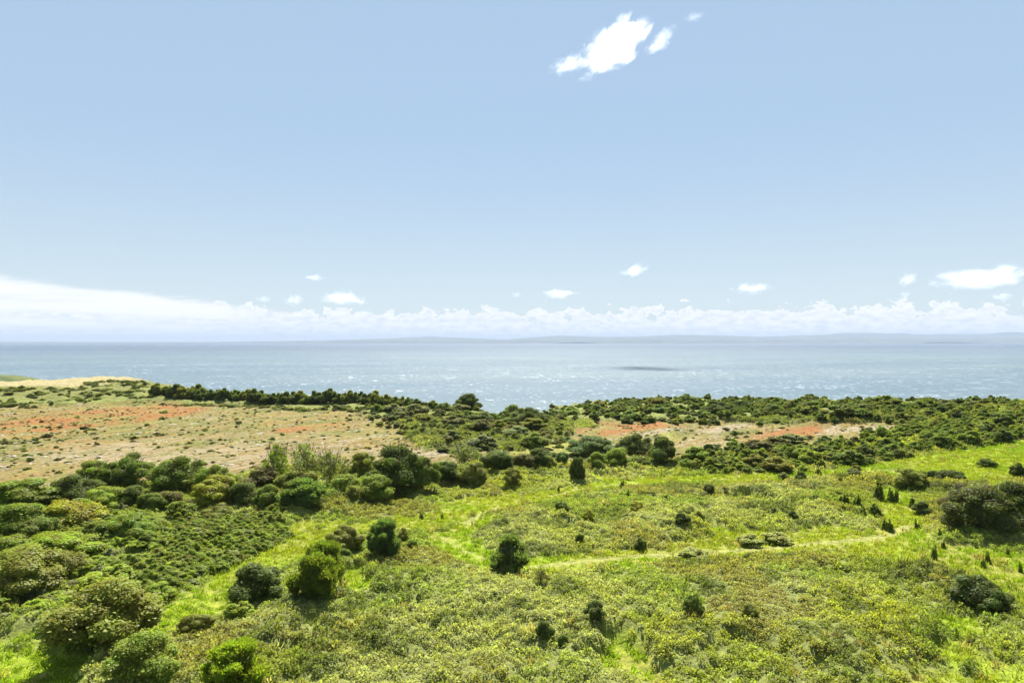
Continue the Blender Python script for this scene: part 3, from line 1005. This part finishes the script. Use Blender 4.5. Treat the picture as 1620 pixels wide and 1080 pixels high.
SAPLINGS = [
    (1386, 792, 22, 34, 'tallest dark sapling left of the bend of the path'),
    (1407, 795, 16, 24, 'dark sapling just right of the tallest one'),
    (1418, 796, 12, 24, 'dark slim sapling by the grass dip, third from the tallest'),
    (1334, 806, 18, 18, 'dark sapling left of the tallest one in the brambles'),
    (1355, 808, 14, 20, 'slim dark sapling between the tallest one and its left neighbour'),
    (1384, 820, 22, 18, 'low dark sapling under the tallest one'),
    (1368, 820, 14, 14, 'small sapling left of the low dark sapling'),
    (1398, 839, 12, 18, 'dark sapling at the bend of the path, left one of two'),
    (1409, 842, 14, 22, 'dark sapling at the bend of the path, right one of two'),
    (1449, 838, 16, 18, 'sapling right of the bend of the path'),
    (1442, 803, 12, 18, 'sapling on the grass above the bend of the path'),
    (1479, 886, 13, 22, 'dark sapling with a shadow on the right grass slope'),
    (1476, 906, 9, 18, 'reddish thin sapling below the dark one on the grass slope'),
    (1486, 856, 10, 14, 'small sapling at the foot of the large dark thicket'),
    (1493, 868, 10, 14, 'small sapling above the dark one on the grass slope'),
    (1556, 900, 9, 15, 'left sapling of the pair on the right grass slope'),
    (1564, 892, 10, 18, 'right sapling of the pair on the right grass slope'),
    (1593, 880, 9, 12, 'small sapling on the grass under the right edge thicket'),
    (1613, 905, 10, 16, 'sapling at the right edge of the grass slope'),
    (992, 797, 8, 16, 'thin dark sapling alone in the pale brambles'),
    (884, 779, 8, 10, 'tiny dark sapling beside the grass track'),
    (985, 775, 12, 10, 'tiny sapling among the brambles above the thin dark one'),
    (700, 822, 8, 9, 'tiny sapling at the edge of the green strip, right one'),
    (666, 822, 9, 9, 'tiny sapling in the green strip, left one'),
    (1330, 770, 8, 10, 'tiny sapling below the grass track near the row of three'),
]


def build_plants():
    for p in PLANTS:
        px, py, w, h, kind, col, label = p[:7]
        plant(px, py, w, h, kind, col, label, p[7] if len(p) > 7 else None)
    for px, py, w, h, label in SAPLINGS:
        plant(px, py, w * random.uniform(1.2, 1.7), h * random.uniform(0.7, 0.95), 'sapling', MID if 'red' not in label else (0.12, 0.06, 0.03), label, 'sapling', 'dark saplings dotted over the meadow', 0.05).rotation_euler = (random.uniform(-0.16, 0.16), random.uniform(-0.16, 0.16), random.uniform(0, 6.28))


build_plants()


# ------------------------------------------------------------------ belts of scrub bushes, each bush an object
def fill_poly(pts, n, mind, seed):
    poly = world_poly(pts)
    rng = np.random.default_rng(seed)
    lo, hi = poly.min(0), poly.max(0)
    out = []
    for _ in range(n * 60):
        if len(out) >= n: break
        p = lo + (hi - lo) * rng.random(2)
        if sdist(np.array([p[0]]), np.array([p[1]]), poly)[0] < 0: continue
        if all((p[0] - q[0]) ** 2 + (p[1] - q[1]) ** 2 > mind * mind for q in out):
            out.append(p)
    return np.array(out)


TONE = {DK: 'dark green', MID: 'mid green', OLV: 'olive', GRY: 'grey green', BRN: 'brownish', BRI: 'bright green'}


def belt(pts, w, h, cols, label, cat, group, kinds=('far', 'far', 'wide')):
    ZZ = H(pts[:, 0], pts[:, 1])
    for (x, y), z in zip(pts, ZZ):
        k = random.choice(kinds)
        o = link(bpy.data.objects.new('bush', CR[k, random.randrange(3)]))
        f = random.random() ** 1.5
        W = (w[0] * 0.8 + (w[1] * 1.1 - w[0] * 0.8) * f) ; Hh = h[0] * 0.85 + (h[1] * 1.08 - h[0] * 0.85) * (0.6 * f + 0.4 * random.random())
        o.location = (x, y, z - 0.25); o.scale = (W, W * random.uniform(0.85, 1.15), Hh)
        o.rotation_euler = (0, 0, random.uniform(0, 6.28))
        col = random.choice(cols)
        o.color = jitter_col(col, 0.15)
        tag(o, TONE[col] + ' ' + label, cat, TONE[col] + ' bushes of the ' + group)


def build_belts():
    line = world_poly([(236, 634), (300, 637), (380, 641), (450, 644), (520, 646), (590, 648), (640, 650)])
    d = np.concatenate([[0], np.cumsum(np.hypot(*np.diff(line, axis=0).T))])
    s = np.linspace(0, d[-1], 52)
    P = np.stack([np.interp(s, d, line[:, 0]), np.interp(s, d, line[:, 1]) + 6 + RNG.normal(size=52) * 1.5], 1)
    belt(P, (4.2, 6.4), (4.6, 6.4), [DK, DK, MID, OLV], 'bush in the clifftop hedge along the far side of the left field', 'bush', 'clifftop hedge behind the left field', ('far',))
    P = fill_poly([(590, 655), (650, 642), (740, 650), (800, 664), (860, 660), (885, 690), (860, 715), (780, 722), (700, 712), (650, 690)], 56, 3.6, 5)
    belt(P, (3.6, 7.0), (2.4, 4.0), [DK, MID, OLV, GRY, BRN], 'scrub bush on the rough hump between the two sandy fields', 'bush', 'scrub on the hump between the fields')
    P = fill_poly([(868, 664), (960, 645), (1100, 640), (1300, 640), (1480, 643), (1590, 645), (1460, 666), (1200, 668), (950, 664)], 78, 3.9, 6)
    belt(P, (3.4, 7.6), (1.9, 3.9), [DK, MID, MID, MID, OLV, GRY, BRI], 'scrub bush in the clifftop belt right of the gap', 'bush', 'clifftop belt right of the gap')
    P = fill_poly([(1080, 742), (1120, 715), (1200, 718), (1330, 706), (1450, 680), (1620, 652), (1640, 690), (1480, 714), (1340, 736), (1200, 748)], 66, 2.8, 7)
    belt(P, (2.6, 5.0), (1.9, 3.4), [MID, BRI, BRI, OLV, DK], 'bush in the thicket belt behind the grass track', 'bush', 'thicket belt behind the grass track')


build_belts()

# ------------------------------------------------------------------ scattered growth nobody could count
def tuft_mesh(name, seed, n, R, Ht, L, W, up=1.3):
    rng = np.random.default_rng(seed)
    a = rng.uniform(0, 2 * math.pi, n); r = R * np.sqrt(rng.random(n))
    z = Ht * (1 - (r / R) ** 2) * rng.uniform(0.35, 1.0, n)
    C = np.stack([np.cos(a) * r, np.sin(a) * r, z], 1)
    N = unit(rng.normal(size=(n, 3)) * 0.6 + np.stack([np.cos(a) * r / R * 0.5, np.sin(a) * r / R * 0.5, np.full(n, up)], 1))
    V, F = leaves(C, N, L, W, rng)
    lv = np.clip(0.5 + rng.normal(size=n) * 0.22, 0, 1)
    return mesh_np(name, V, F, {'lv': ('FACE', 'FLOAT', lv)}, False, M_TUFT)


def blade_mesh(name, seed, n, R, Ht):
    rng = np.random.default_rng(seed)
    a = rng.uniform(0, 2 * math.pi, n); r = R * np.sqrt(rng.random(n))
    p = np.stack([np.cos(a) * r, np.sin(a) * r, np.zeros(n)], 1)
    lean = rng.normal(size=(n, 2)) * 0.45
    h = Ht * rng.uniform(0.5, 1.1, n)
    tip = p + np.stack([lean[:, 0] * h, lean[:, 1] * h, h], 1)
    th = rng.uniform(0, math.pi, n); w = 0.045
    s = np.stack([np.cos(th) * w, np.sin(th) * w, np.zeros(n)], 1)
    V = np.stack([p - s, p + s, tip + s * 0.3, tip - s * 0.3], 1).reshape(-1, 3)
    lv = np.clip(0.55 + rng.normal(size=n) * 0.18, 0, 1)
    return mesh_np(name, V, np.arange(4 * n).reshape(n, 4), {'lv': ('FACE', 'FLOAT', lv)}, False, M_TUFT)


def stone_mesh(name, seed):
    rng = np.random.default_rng(seed)
    k = 7
    a = np.arange(k) / k * 2 * math.pi + rng.uniform(-0.25, 0.25, k)
    r = rng.uniform(0.35, 0.55, k)
    lo = np.stack([np.cos(a) * r * 1.06, np.sin(a) * r * 1.06, np.full(k, -0.2)], 1)
    hi = np.stack([np.cos(a) * r * 0.88, np.sin(a) * r * 0.88, 0.22 + rng.uniform(-0.06, 0.06, k)], 1)
    V = np.concatenate([lo, hi, [[0, 0, 0.27]]])
    F = []
    for i in range(k):
        j = (i + 1) % k
        F += [(i, j, k + j), (i, k + j, k + i), (k + i, k + j, 2 * k)]
    return mesh_np(name, V, np.array(F), None, False, M_STONE)


def scatter(name, P, scl, tint, meshes, label, rotmax=0.25):
    """one object whose geometry nodes set copies of the given meshes on points"""
    n = len(P)
    rng = np.random.default_rng(n)
    me = bpy.data.meshes.new(name)
    me.vertices.add(n); me.vertices.foreach_set('co', np.asarray(P, np.float32).ravel())
    rot = np.stack([rng.uniform(-rotmax, rotmax, n), rng.uniform(-rotmax, rotmax, n), rng.uniform(0, 6.28, n)], 1)
    for an, typ, arr, key in (('rot', 'FLOAT_VECTOR', rot, 'vector'), ('scl', 'FLOAT_VECTOR', scl, 'vector'),
                              ('tint', 'FLOAT_COLOR', np.concatenate([tint, np.ones((n, 1))], 1), 'color')):
        a = me.attributes.new(an, typ, 'POINT')
        a.data.foreach_set(key, np.asarray(arr, np.float32).ravel())
    o = link(bpy.data.objects.new(name, me))
    ng = bpy.data.node_groups.new(name, 'GeometryNodeTree')
    ng.interface.new_socket('Geometry', in_out='INPUT', socket_type='NodeSocketGeometry')
    ng.interface.new_socket('Geometry', in_out='OUTPUT', socket_type='NodeSocketGeometry')
    N, Lk = ng.nodes, ng.links
    gi = N.new('NodeGroupInput'); go = N.new('NodeGroupOutput')
    iop = N.new('GeometryNodeInstanceOnPoints')
    join = N.new('GeometryNodeJoinGeometry')
    for i, m in enumerate(meshes):
        src = bpy.data.objects.new(name + '_source', m)
        oi = N.new('GeometryNodeObjectInfo')
        oi.inputs['Object'].default_value = src
        oi.inputs['As Instance'].default_value = True
        Lk.new(oi.outputs['Geometry'], join.inputs[0])
    m2p = N.new('GeometryNodeMeshToPoints')
    Lk.new(gi.outputs[0], m2p.inputs['Mesh'])
    Lk.new(m2p.outputs[0], iop.inputs['Points'])
    Lk.new(join.outputs[0], iop.inputs['Instance'])
    iop.inputs['Pick Instance'].default_value = True

    def attr(nm, typ):
        a = N.new('GeometryNodeInputNamedAttribute'); a.data_type = typ
        a.inputs['Name'].default_value = nm
        return a.outputs['Attribute']
    Lk.new(attr('rot', 'FLOAT_VECTOR'), iop.inputs['Rotation'])
    Lk.new(attr('scl', 'FLOAT_VECTOR'), iop.inputs['Scale'])
    Lk.new(iop.outputs[0], go.inputs[0])
    md = o.modifiers.new('scatter', 'NODES'); md.node_group = ng
    tag(o, label, None, None, 'stuff')
    return o


def sample_view(n, d0, d1, tmax, rng):
    """random ground points in a wedge of the land, evenly per square metre"""
    d = np.sqrt(rng.uniform(d0 * d0, d1 * d1, n))
    return rng.uniform(-1, 1, n) * (tmax * d + 22.0), d


B_SAGE = np.array([0.318, 0.328, 0.106])
B_YEL = np.array([0.290, 0.302, 0.044])
B_GRN = np.array([0.212, 0.265, 0.036])
B_OLV = np.array([0.235, 0.215, 0.048])
B_DRK = np.array([0.105, 0.130, 0.028])
Z_THICK = world_poly([(170, 940), (250, 845), (300, 826), (445, 815), (460, 850), (390, 888), (310, 925), (250, 950)])
Z_LOWLEFT = world_poly([(-120, 1020), (-120, 800), (60, 800), (250, 835), (440, 815), (330, 920), (220, 960), (60, 1000)])
Z_BELT2 = world_poly([(1070, 748), (1120, 708), (1200, 716), (1330, 702), (1450, 668), (1640, 640), (1650, 692), (1480, 716), (1340, 740), (1200, 752)])


def bramble_tint(x, y, rng):
    n = len(x)
    a = fbm(x / 17, y / 17, 201, 4); b = fbm(x / 13, y / 13, 211, 4); c = fbm(x / 5, y / 5, 221, 3)
    t = lerp(np.tile(B_SAGE, (n, 1)), B_YEL, ss(0.48, 0.63, a))
    t = lerp(t, B_GRN, ss(0.50, 0.64, b) * 0.85)
    t = lerp(t, B_OLV, ss(0.52, 0.64, fbm(x / 11, y / 11, 231, 4)) * 0.85)
    t = lerp(t, B_DRK, ss(0.54, 0.66, c) * 0.8)
    t = lerp(t, B_GRN, (1 - ss(0.38, 0.46, fbm(x / 10.0, y / 10.0, 41, 4))) * 0.5)
    low = ss(-4, 4, sdist(x, y, Z_LOWLEFT))
    t = lerp(t, B_GRN * 1.05, low * 0.6)
    rough = np.maximum(ss(-3, 3, sdist(x, y, Z_HUMP)), ss(-3, 3, sdist(x, y, Z_BELT3)))
    t = lerp(t, np.array([0.150, 0.165, 0.040]), rough * 0.7)
    return t * rng.uniform(0.75, 1.3, (n, 1))


def build_undergrowth():
    rng = np.random.default_rng(77)
    tufts = [tuft_mesh('bramble_leaves', 300 + i, 52, 0.42, 0.36, 0.145, 0.11) for i in range(4)]
    tufts_far = [tuft_mesh('far_bramble_leaves', 320 + i, 40, 0.60, 0.46, 0.22, 0.165) for i in range(3)]
    for nm, d0, d1, dens, ms, lab in (('bramble_thicket', 34, 120, 5.0, tufts, 'leafy brambles covering the near meadow'),
                                      ('bramble_scrub', 120, 212, 2.6, tufts_far, 'leafy brambles covering the far part of the meadow')):
        n = int((0.86 * (d1 * d1 - d0 * d0) + 44.0 * (d1 - d0)) * dens)
        x, y = sample_view(n, d0, d1, 0.86, rng)
        m = masks(x, y)
        keep = (rng.random(n) > m['grass'] * 1.05) & (m['quarry'] < 0.4) & (rng.random(n) > m['trod'] * 3)
        x, y = x[keep], y[keep]; n = len(x)
        P = np.stack([x, y, H(x, y) - 0.05], 1)
        s = rng.uniform(0.7, 1.35, n)
        scl = np.stack([s, s, s * rng.uniform(0.7, 1.5, n) * (0.55 + 1.1 * fbm(x / 8, y / 8, 271, 3))], 1)
        scatter(nm, P, scl, bramble_tint(x, y, rng), ms, lab)
    # grass
    blades = [blade_mesh('grass_blades', 340 + i, 26, 0.45, 0.34) for i in range(3)]
    n = int((0.86 * (200 ** 2 - 34 ** 2) + 44.0 * 166) * 2.4)
    x, y = sample_view(n, 34, 200, 0.86, rng)
    m = masks(x, y)
    keep = (rng.random(n) < m['grass'] * 0.9) & (rng.random(n) > m['trod'] * 2.5)
    x, y = x[keep], y[keep]; n = len(x)
    a = fbm(x / 14, y / 14, 241, 4)
    t = lerp(np.tile(np.array([0.200, 0.270, 0.018]), (n, 1)), np.array([0.250, 0.275, 0.030]), ss(0.45, 0.62, a)) * rng.uniform(0.8, 1.25, (n, 1))
    s = rng.uniform(0.7, 1.3, n)
    scatter('meadow_grass', np.stack([x, y, H(x, y) - 0.03], 1), np.stack([s, s, s * rng.uniform(0.6, 1.3, n)], 1), t, blades, 'bright green grass of the paths and clearings')

    n = 5500
    x, y = sample_view(n, 34, 205, 0.86, rng)
    m = masks(x, y)
    keep = (m['quarry'] < 0.4) & (m['trod'] < 0.2) & (rng.random(n) < 0.08 + 1.3 * ss(0.50, 0.66, fbm(x / 12, y / 12, 281, 4)))
    x, y = x[keep], y[keep]; n = len(x)
    s = rng.uniform(0.9, 1.7, n)
    t = np.array([(0.33, 0.28, 0.12), (0.25, 0.20, 0.075), (0.20, 0.22, 0.06)])[rng.integers(0, 3, n)] * rng.uniform(0.75, 1.2, (n, 1))
    scatter('dry_grass', np.stack([x, y, H(x, y) + 0.05], 1), np.stack([s, s, s * rng.uniform(0.9, 1.6, n)], 1), t, blades, 'straw coloured dry stems standing among the brambles')


build_undergrowth()


def instanced(me, mat):
    c = me.copy(); c.materials.clear(); c.materials.append(mat)
    return c


def build_scrub():
    rng = np.random.default_rng(99)
    small = [instanced(CR['far', i], M_TUFT) for i in range(3)] + [instanced(CR['wide', 0], M_TUFT)]

    def fill(poly, n, w, h, tints, name, label):
        lo, hi = poly.min(0), poly.max(0)
        p = lo + (hi - lo) * rng.random((n * 6, 2))
        p = p[sdist(p[:, 0], p[:, 1], poly) > 0.3][:n]
        k = len(p)
        W = rng.uniform(*w, k)
        t = np.array(tints)[rng.integers(0, len(tints), k)] * rng.uniform(0.75, 1.25, (k, 1))
        scatter(name, np.stack([p[:, 0], p[:, 1], H(p[:, 0], p[:, 1]) - 0.15], 1), np.stack([W, W, rng.uniform(*h, k)], 1), t, small, label, 0.1)
    fill(Z_THICK, 520, (1.0, 1.8), (0.8, 1.4), [BRI, BRI, LIM, MID, OLV], 'blackthorn_thicket', 'even thicket of low green scrub left of the grass strip')
    fill(Z_LOWLEFT, 460, (1.0, 2.8), (0.6, 1.3), [BRI, LIM, LIM, OLV, GRY], 'mixed_undergrowth', 'low mixed scrub filling the lower left')
    fill(Z_BELT2, 620, (1.4, 2.8), (0.9, 1.8), [MID, BRI, BRI, OLV, LIM], 'belt_undergrowth', 'low green scrub between the bushes of the right belt')
    fill(Z_HUMP, 720, (1.3, 3.0), (0.7, 1.7), [MID, OLV, GRY, BRN, DK], 'hump_undergrowth', 'low scrub on the hump between the sandy fields')
    fill(Z_BELT3, 900, (1.6, 3.6), (1.2, 2.4), [DK, MID, MID, OLV], 'clifftop_undergrowth', 'dense low scrub filling the right clifftop belt')
    fill(world_poly([(-250, 655), (-250, 625), (40, 618), (130, 618), (250, 622), (330, 634), (200, 636), (60, 646)]), 330, (1.5, 4.5), (0.6, 1.6), [OLV, MID, GRY, OLV], 'slope_undergrowth', 'rough low scrub on the bank behind the left field')
    fill(world_poly([(240, 640), (330, 640), (640, 652), (650, 662), (560, 654), (400, 646)]), 160, (1.5, 3.2), (0.7, 1.3), [OLV, BRI, GRY], 'hedge_undergrowth', 'pale low scrub along the foot of the clifftop hedge')
    # headland top
    fill(world_poly([(130, 612), (160, 606), (215, 606), (250, 614), (230, 620), (160, 618)]), 70, (2.0, 5.0), (0.6, 1.6), [MID, OLV, DK], 'headland_undergrowth', 'low scrub on the rise left of the clifftop hedge')
    # quarry floor: tussocks, low shrubs and stones
    for zi, poly in enumerate(Z_QUARRY):
        lo, hi = poly.min(0), poly.max(0)
        A = (hi - lo).prod()
        n = int(A * 0.66)
        p = lo + (hi - lo) * rng.random((n, 2))
        p = p[(sdist(p[:, 0], p[:, 1], poly) > -1) & (np.abs(p[:, 0]) < 0.95 * p[:, 1])]
        uu, vv = (p[:, 0] * 0.60 + p[:, 1] * 0.80), (-p[:, 0] * 0.80 + p[:, 1] * 0.60)
        p = p[rng.random(len(p)) < 0.08 + 1.5 * np.clip(fbm(uu / 14, vv / 3, 251, 4) - 0.40, 0, 1)]
        k = len(p)
        W = rng.lognormal(-0.80, 0.5, k) * 1.1
        t = np.array([OLV, GRY, DK, (0.17, 0.15, 0.05), MID, BRN])[rng.integers(0, 6, k)] * rng.uniform(0.8, 1.3, (k, 1))
        scatter('field_tussocks', np.stack([p[:, 0], p[:, 1], H(p[:, 0], p[:, 1]) - 0.1], 1), np.stack([W, W, W * rng.uniform(0.3, 0.6, k)], 1), t, small,
                ('tussocks and dwarf shrubs dotted over the left sandy field', 'tussocks and dwarf shrubs dotted over the right sandy field')[zi], 0.1)
        n = int(A * 0.5)
        p = lo + (hi - lo) * rng.random((n, 2))
        p = p[(sdist(p[:, 0], p[:, 1], poly) > 0) & (np.abs(p[:, 0]) < 0.95 * p[:, 1])]
        u, v = (p[:, 0] * 0.60 + p[:, 1] * 0.80), (-p[:, 0] * 0.80 + p[:, 1] * 0.60)
        m = masks(p[:, 0], p[:, 1])
        keep = ss(0.55, 0.66, fbm(u / 12, v / 1.8, 261, 4) + 0.1 * m['rock'] + 0.04 * ss(200, 150, p[:, 1])) * (1 - 0.8 * m['red']) > rng.random(len(p))
        p = p[keep]; k = len(p)
        s = rng.lognormal(-0.75, 0.4, k)
        t = np.tile(np.array([0.27, 0.23, 0.16]), (k, 1)) * rng.uniform(0.7, 1.15, (k, 1))
        scatter('field_stones', np.stack([p[:, 0], p[:, 1], H(p[:, 0], p[:, 1])], 1), np.stack([s * 1.3, s, s * 0.4], 1), t, [stone_mesh('stone_shape', 400 + i) for i in range(4)],
                ('pale limestone rubble lying in lines over the left sandy field', 'pale limestone rubble on the right sandy field')[zi], 0.15)


build_scrub()


# ------------------------------------------------------------------ clouds and air
def cloud_material(name, k, nscale, thr, aniso=0.55, soft=0.25):
    m, nt, out = new_mat(name)
    tc = nt.node('ShaderNodeTexCoord')
    oi = nt.node('ShaderNodeObjectInfo')
    ob = tc.outputs['Object']
    ln = nt.node('ShaderNodeVectorMath', operation='LENGTH')
    nt.put(ln.inputs[0], ob)
    mp = nt.node('ShaderNodeMapping', vector_type='POINT')
    nt.put(mp.inputs[0], ob)
    mp.inputs['Scale'].default_value = (1.6, 1.0, 0.75)
    sh = nt.node('ShaderNodeVectorMath', operation='ADD')
    nt.put(sh.inputs[0], mp.outputs[0])
    nt.put(sh.inputs[1], nt.xyz(nt.math('MULTIPLY', oi.outputs['Random'], 37.0), 4.0, 1.0))
    n = nt.noise(sh.outputs[0], nscale, 7.0, 0.66, 0.6)
    f = nt.math('ADD', nt.math('SUBTRACT', 1.0, ln.outputs['Value']), nt.math('MULTIPLY', nt.math('SUBTRACT', n, 0.5), 2.4))
    dens = nt.math('MULTIPLY', nt.smooth(f, thr, thr + soft), nt.smooth(ln.outputs['Value'], 1.0, 0.86))
    v = nt.node('ShaderNodeVolumePrincipled')
    v.inputs['Color'].default_value = (1, 1, 1, 1)
    v.inputs['Anisotropy'].default_value = aniso
    nt.put(v.inputs['Density'], nt.math('MULTIPLY', dens, k))
    nt.l.new(v.outputs[0], out.inputs['Volume'])
    m.cycles.volume_step_rate = 0.15
    return m


def ico(name, mat):
    import bmesh
    bm = bmesh.new()
    bmesh.ops.create_icosphere(bm, subdivisions=3, radius=1.0)
    me = bpy.data.meshes.new(name); bm.to_mesh(me); bm.free()
    me.materials.append(mat)
    return me


def build_clouds():
    big = cloud_material('cumulus', 0.030, 2.0, 0.24, 0.5, 1.0)
    wisp = cloud_material('cloud_wisp', 0.014, 2.4, 0.26, 0.5, 1.1)
    faint = cloud_material('cloud_faint', 0.004, 2.0, 0.40, 0.5, 0.6)
    small = cloud_material('small_cumulus', 0.0016, 1.9, 0.34, 0.4, 0.6)
    M = {'big': ico('cumulus_shape', big), 'wisp': ico('wisp_shape', wisp), 'faint': ico('faint_shape', faint), 'small': ico('small_cumulus_shape', small)}

    def cloud(px, py, w, h, D, mesh, tilt, label, depth=None):
        o = link(bpy.data.objects.new('cloud', M[mesh]))
        s = D / FPX
        o.location = ((px - 810) * s, D, CAMZ + (540 - py) * s)
        o.scale = (w * s * 0.5, (depth or w * 0.8) * s * 0.5, h * s * 0.5)
        o.rotation_euler = (0, math.radians(-tilt), 0)
        tag(o, label, 'cloud')
    cloud(968, 78, 150, 58, 2240, 'big', 27, 'bright white cumulus high in the sky, largest of the high cloud', 210)
    cloud(900, 103, 84, 34, 2200, 'wisp', 14, 'torn white wisp at the lower left tip of the high cumulus')
    cloud(1048, 60, 70, 26, 2300, 'wisp', 38, 'upper of two thin wisps right of the high cumulus')
    cloud(1040, 74, 60, 22, 2330, 'wisp', 20, 'lower of two thin wisps right of the high cumulus')
    cloud(1098, 28, 56, 18, 2400, 'faint', 5, 'faintest wisp above and right of the high cumulus')
    for px, py, w, h, t, lab in (
            (1552, 440, 190, 48, 6, 'long white cumulus at the right edge above the cloud bank'),
            (1436, 441, 46, 30, 10, 'small cumulus at the left end of the long right edge cumulus'),
            (1004, 428, 60, 26, 16, 'small slanting cumulus high over the middle of the sea'),
            (885, 465, 74, 20, 4, 'flat white cumulus over the middle of the far shore'),
            (1190, 456, 86, 20, 0, 'flat cumulus right of centre above the cloud bank'),
            (543, 472, 100, 30, -4, 'heaped white cumulus left of centre above the bank'),
            (464, 475, 44, 24, 0, 'small cumulus left of the heaped cumulus'),
            (497, 439, 44, 14, 0, 'tiny bright cloud above the heaped cumulus'),
            (817, 466, 22, 14, 0, 'tiny puff left of the flat middle cumulus'),
            (1585, 469, 44, 16, 0, 'small puff under the long right edge cumulus'),
            (1432, 465, 24, 12, 0, 'tiny puff under the left end of the long cumulus'),
            (418, 473, 34, 16, 0, 'tiny puff at the end of the stratus sheet')):
        cloud(px, py, w * 1.05, h * 1.15, 16000, 'small', t, lab)


build_clouds()


def build_haze():
    m, nt, out = new_mat('haze_air')
    v = nt.node('ShaderNodeVolumePrincipled')
    v.inputs['Color'].default_value = (0.43, 0.51, 0.63, 1)
    v.inputs['Density'].default_value = HAZE
    v.inputs['Anisotropy'].default_value = 0.0
    nt.l.new(v.outputs[0], out.inputs['Volume'])
    m.cycles.homogeneous_volume = True
    x, y0, y1, z0, z1 = 84000, -4000, 61000, -20, 520
    V = [(-x, y0, z0), (x, y0, z0), (x, y1, z0), (-x, y1, z0), (-x, y0, z1), (x, y0, z1), (x, y1, z1), (-x, y1, z1)]
    F = [(0, 3, 2, 1), (4, 5, 6, 7), (0, 1, 5, 4), (1, 2, 6, 5), (2, 3, 7, 6), (3, 0, 4, 7)]
    o = link(bpy.data.objects.new('haze', mesh_np('haze', V, F, mat=m)))
    tag(o, 'pale sea haze over the water', None, None, 'stuff')


HAZE = 4.0e-5
build_haze()
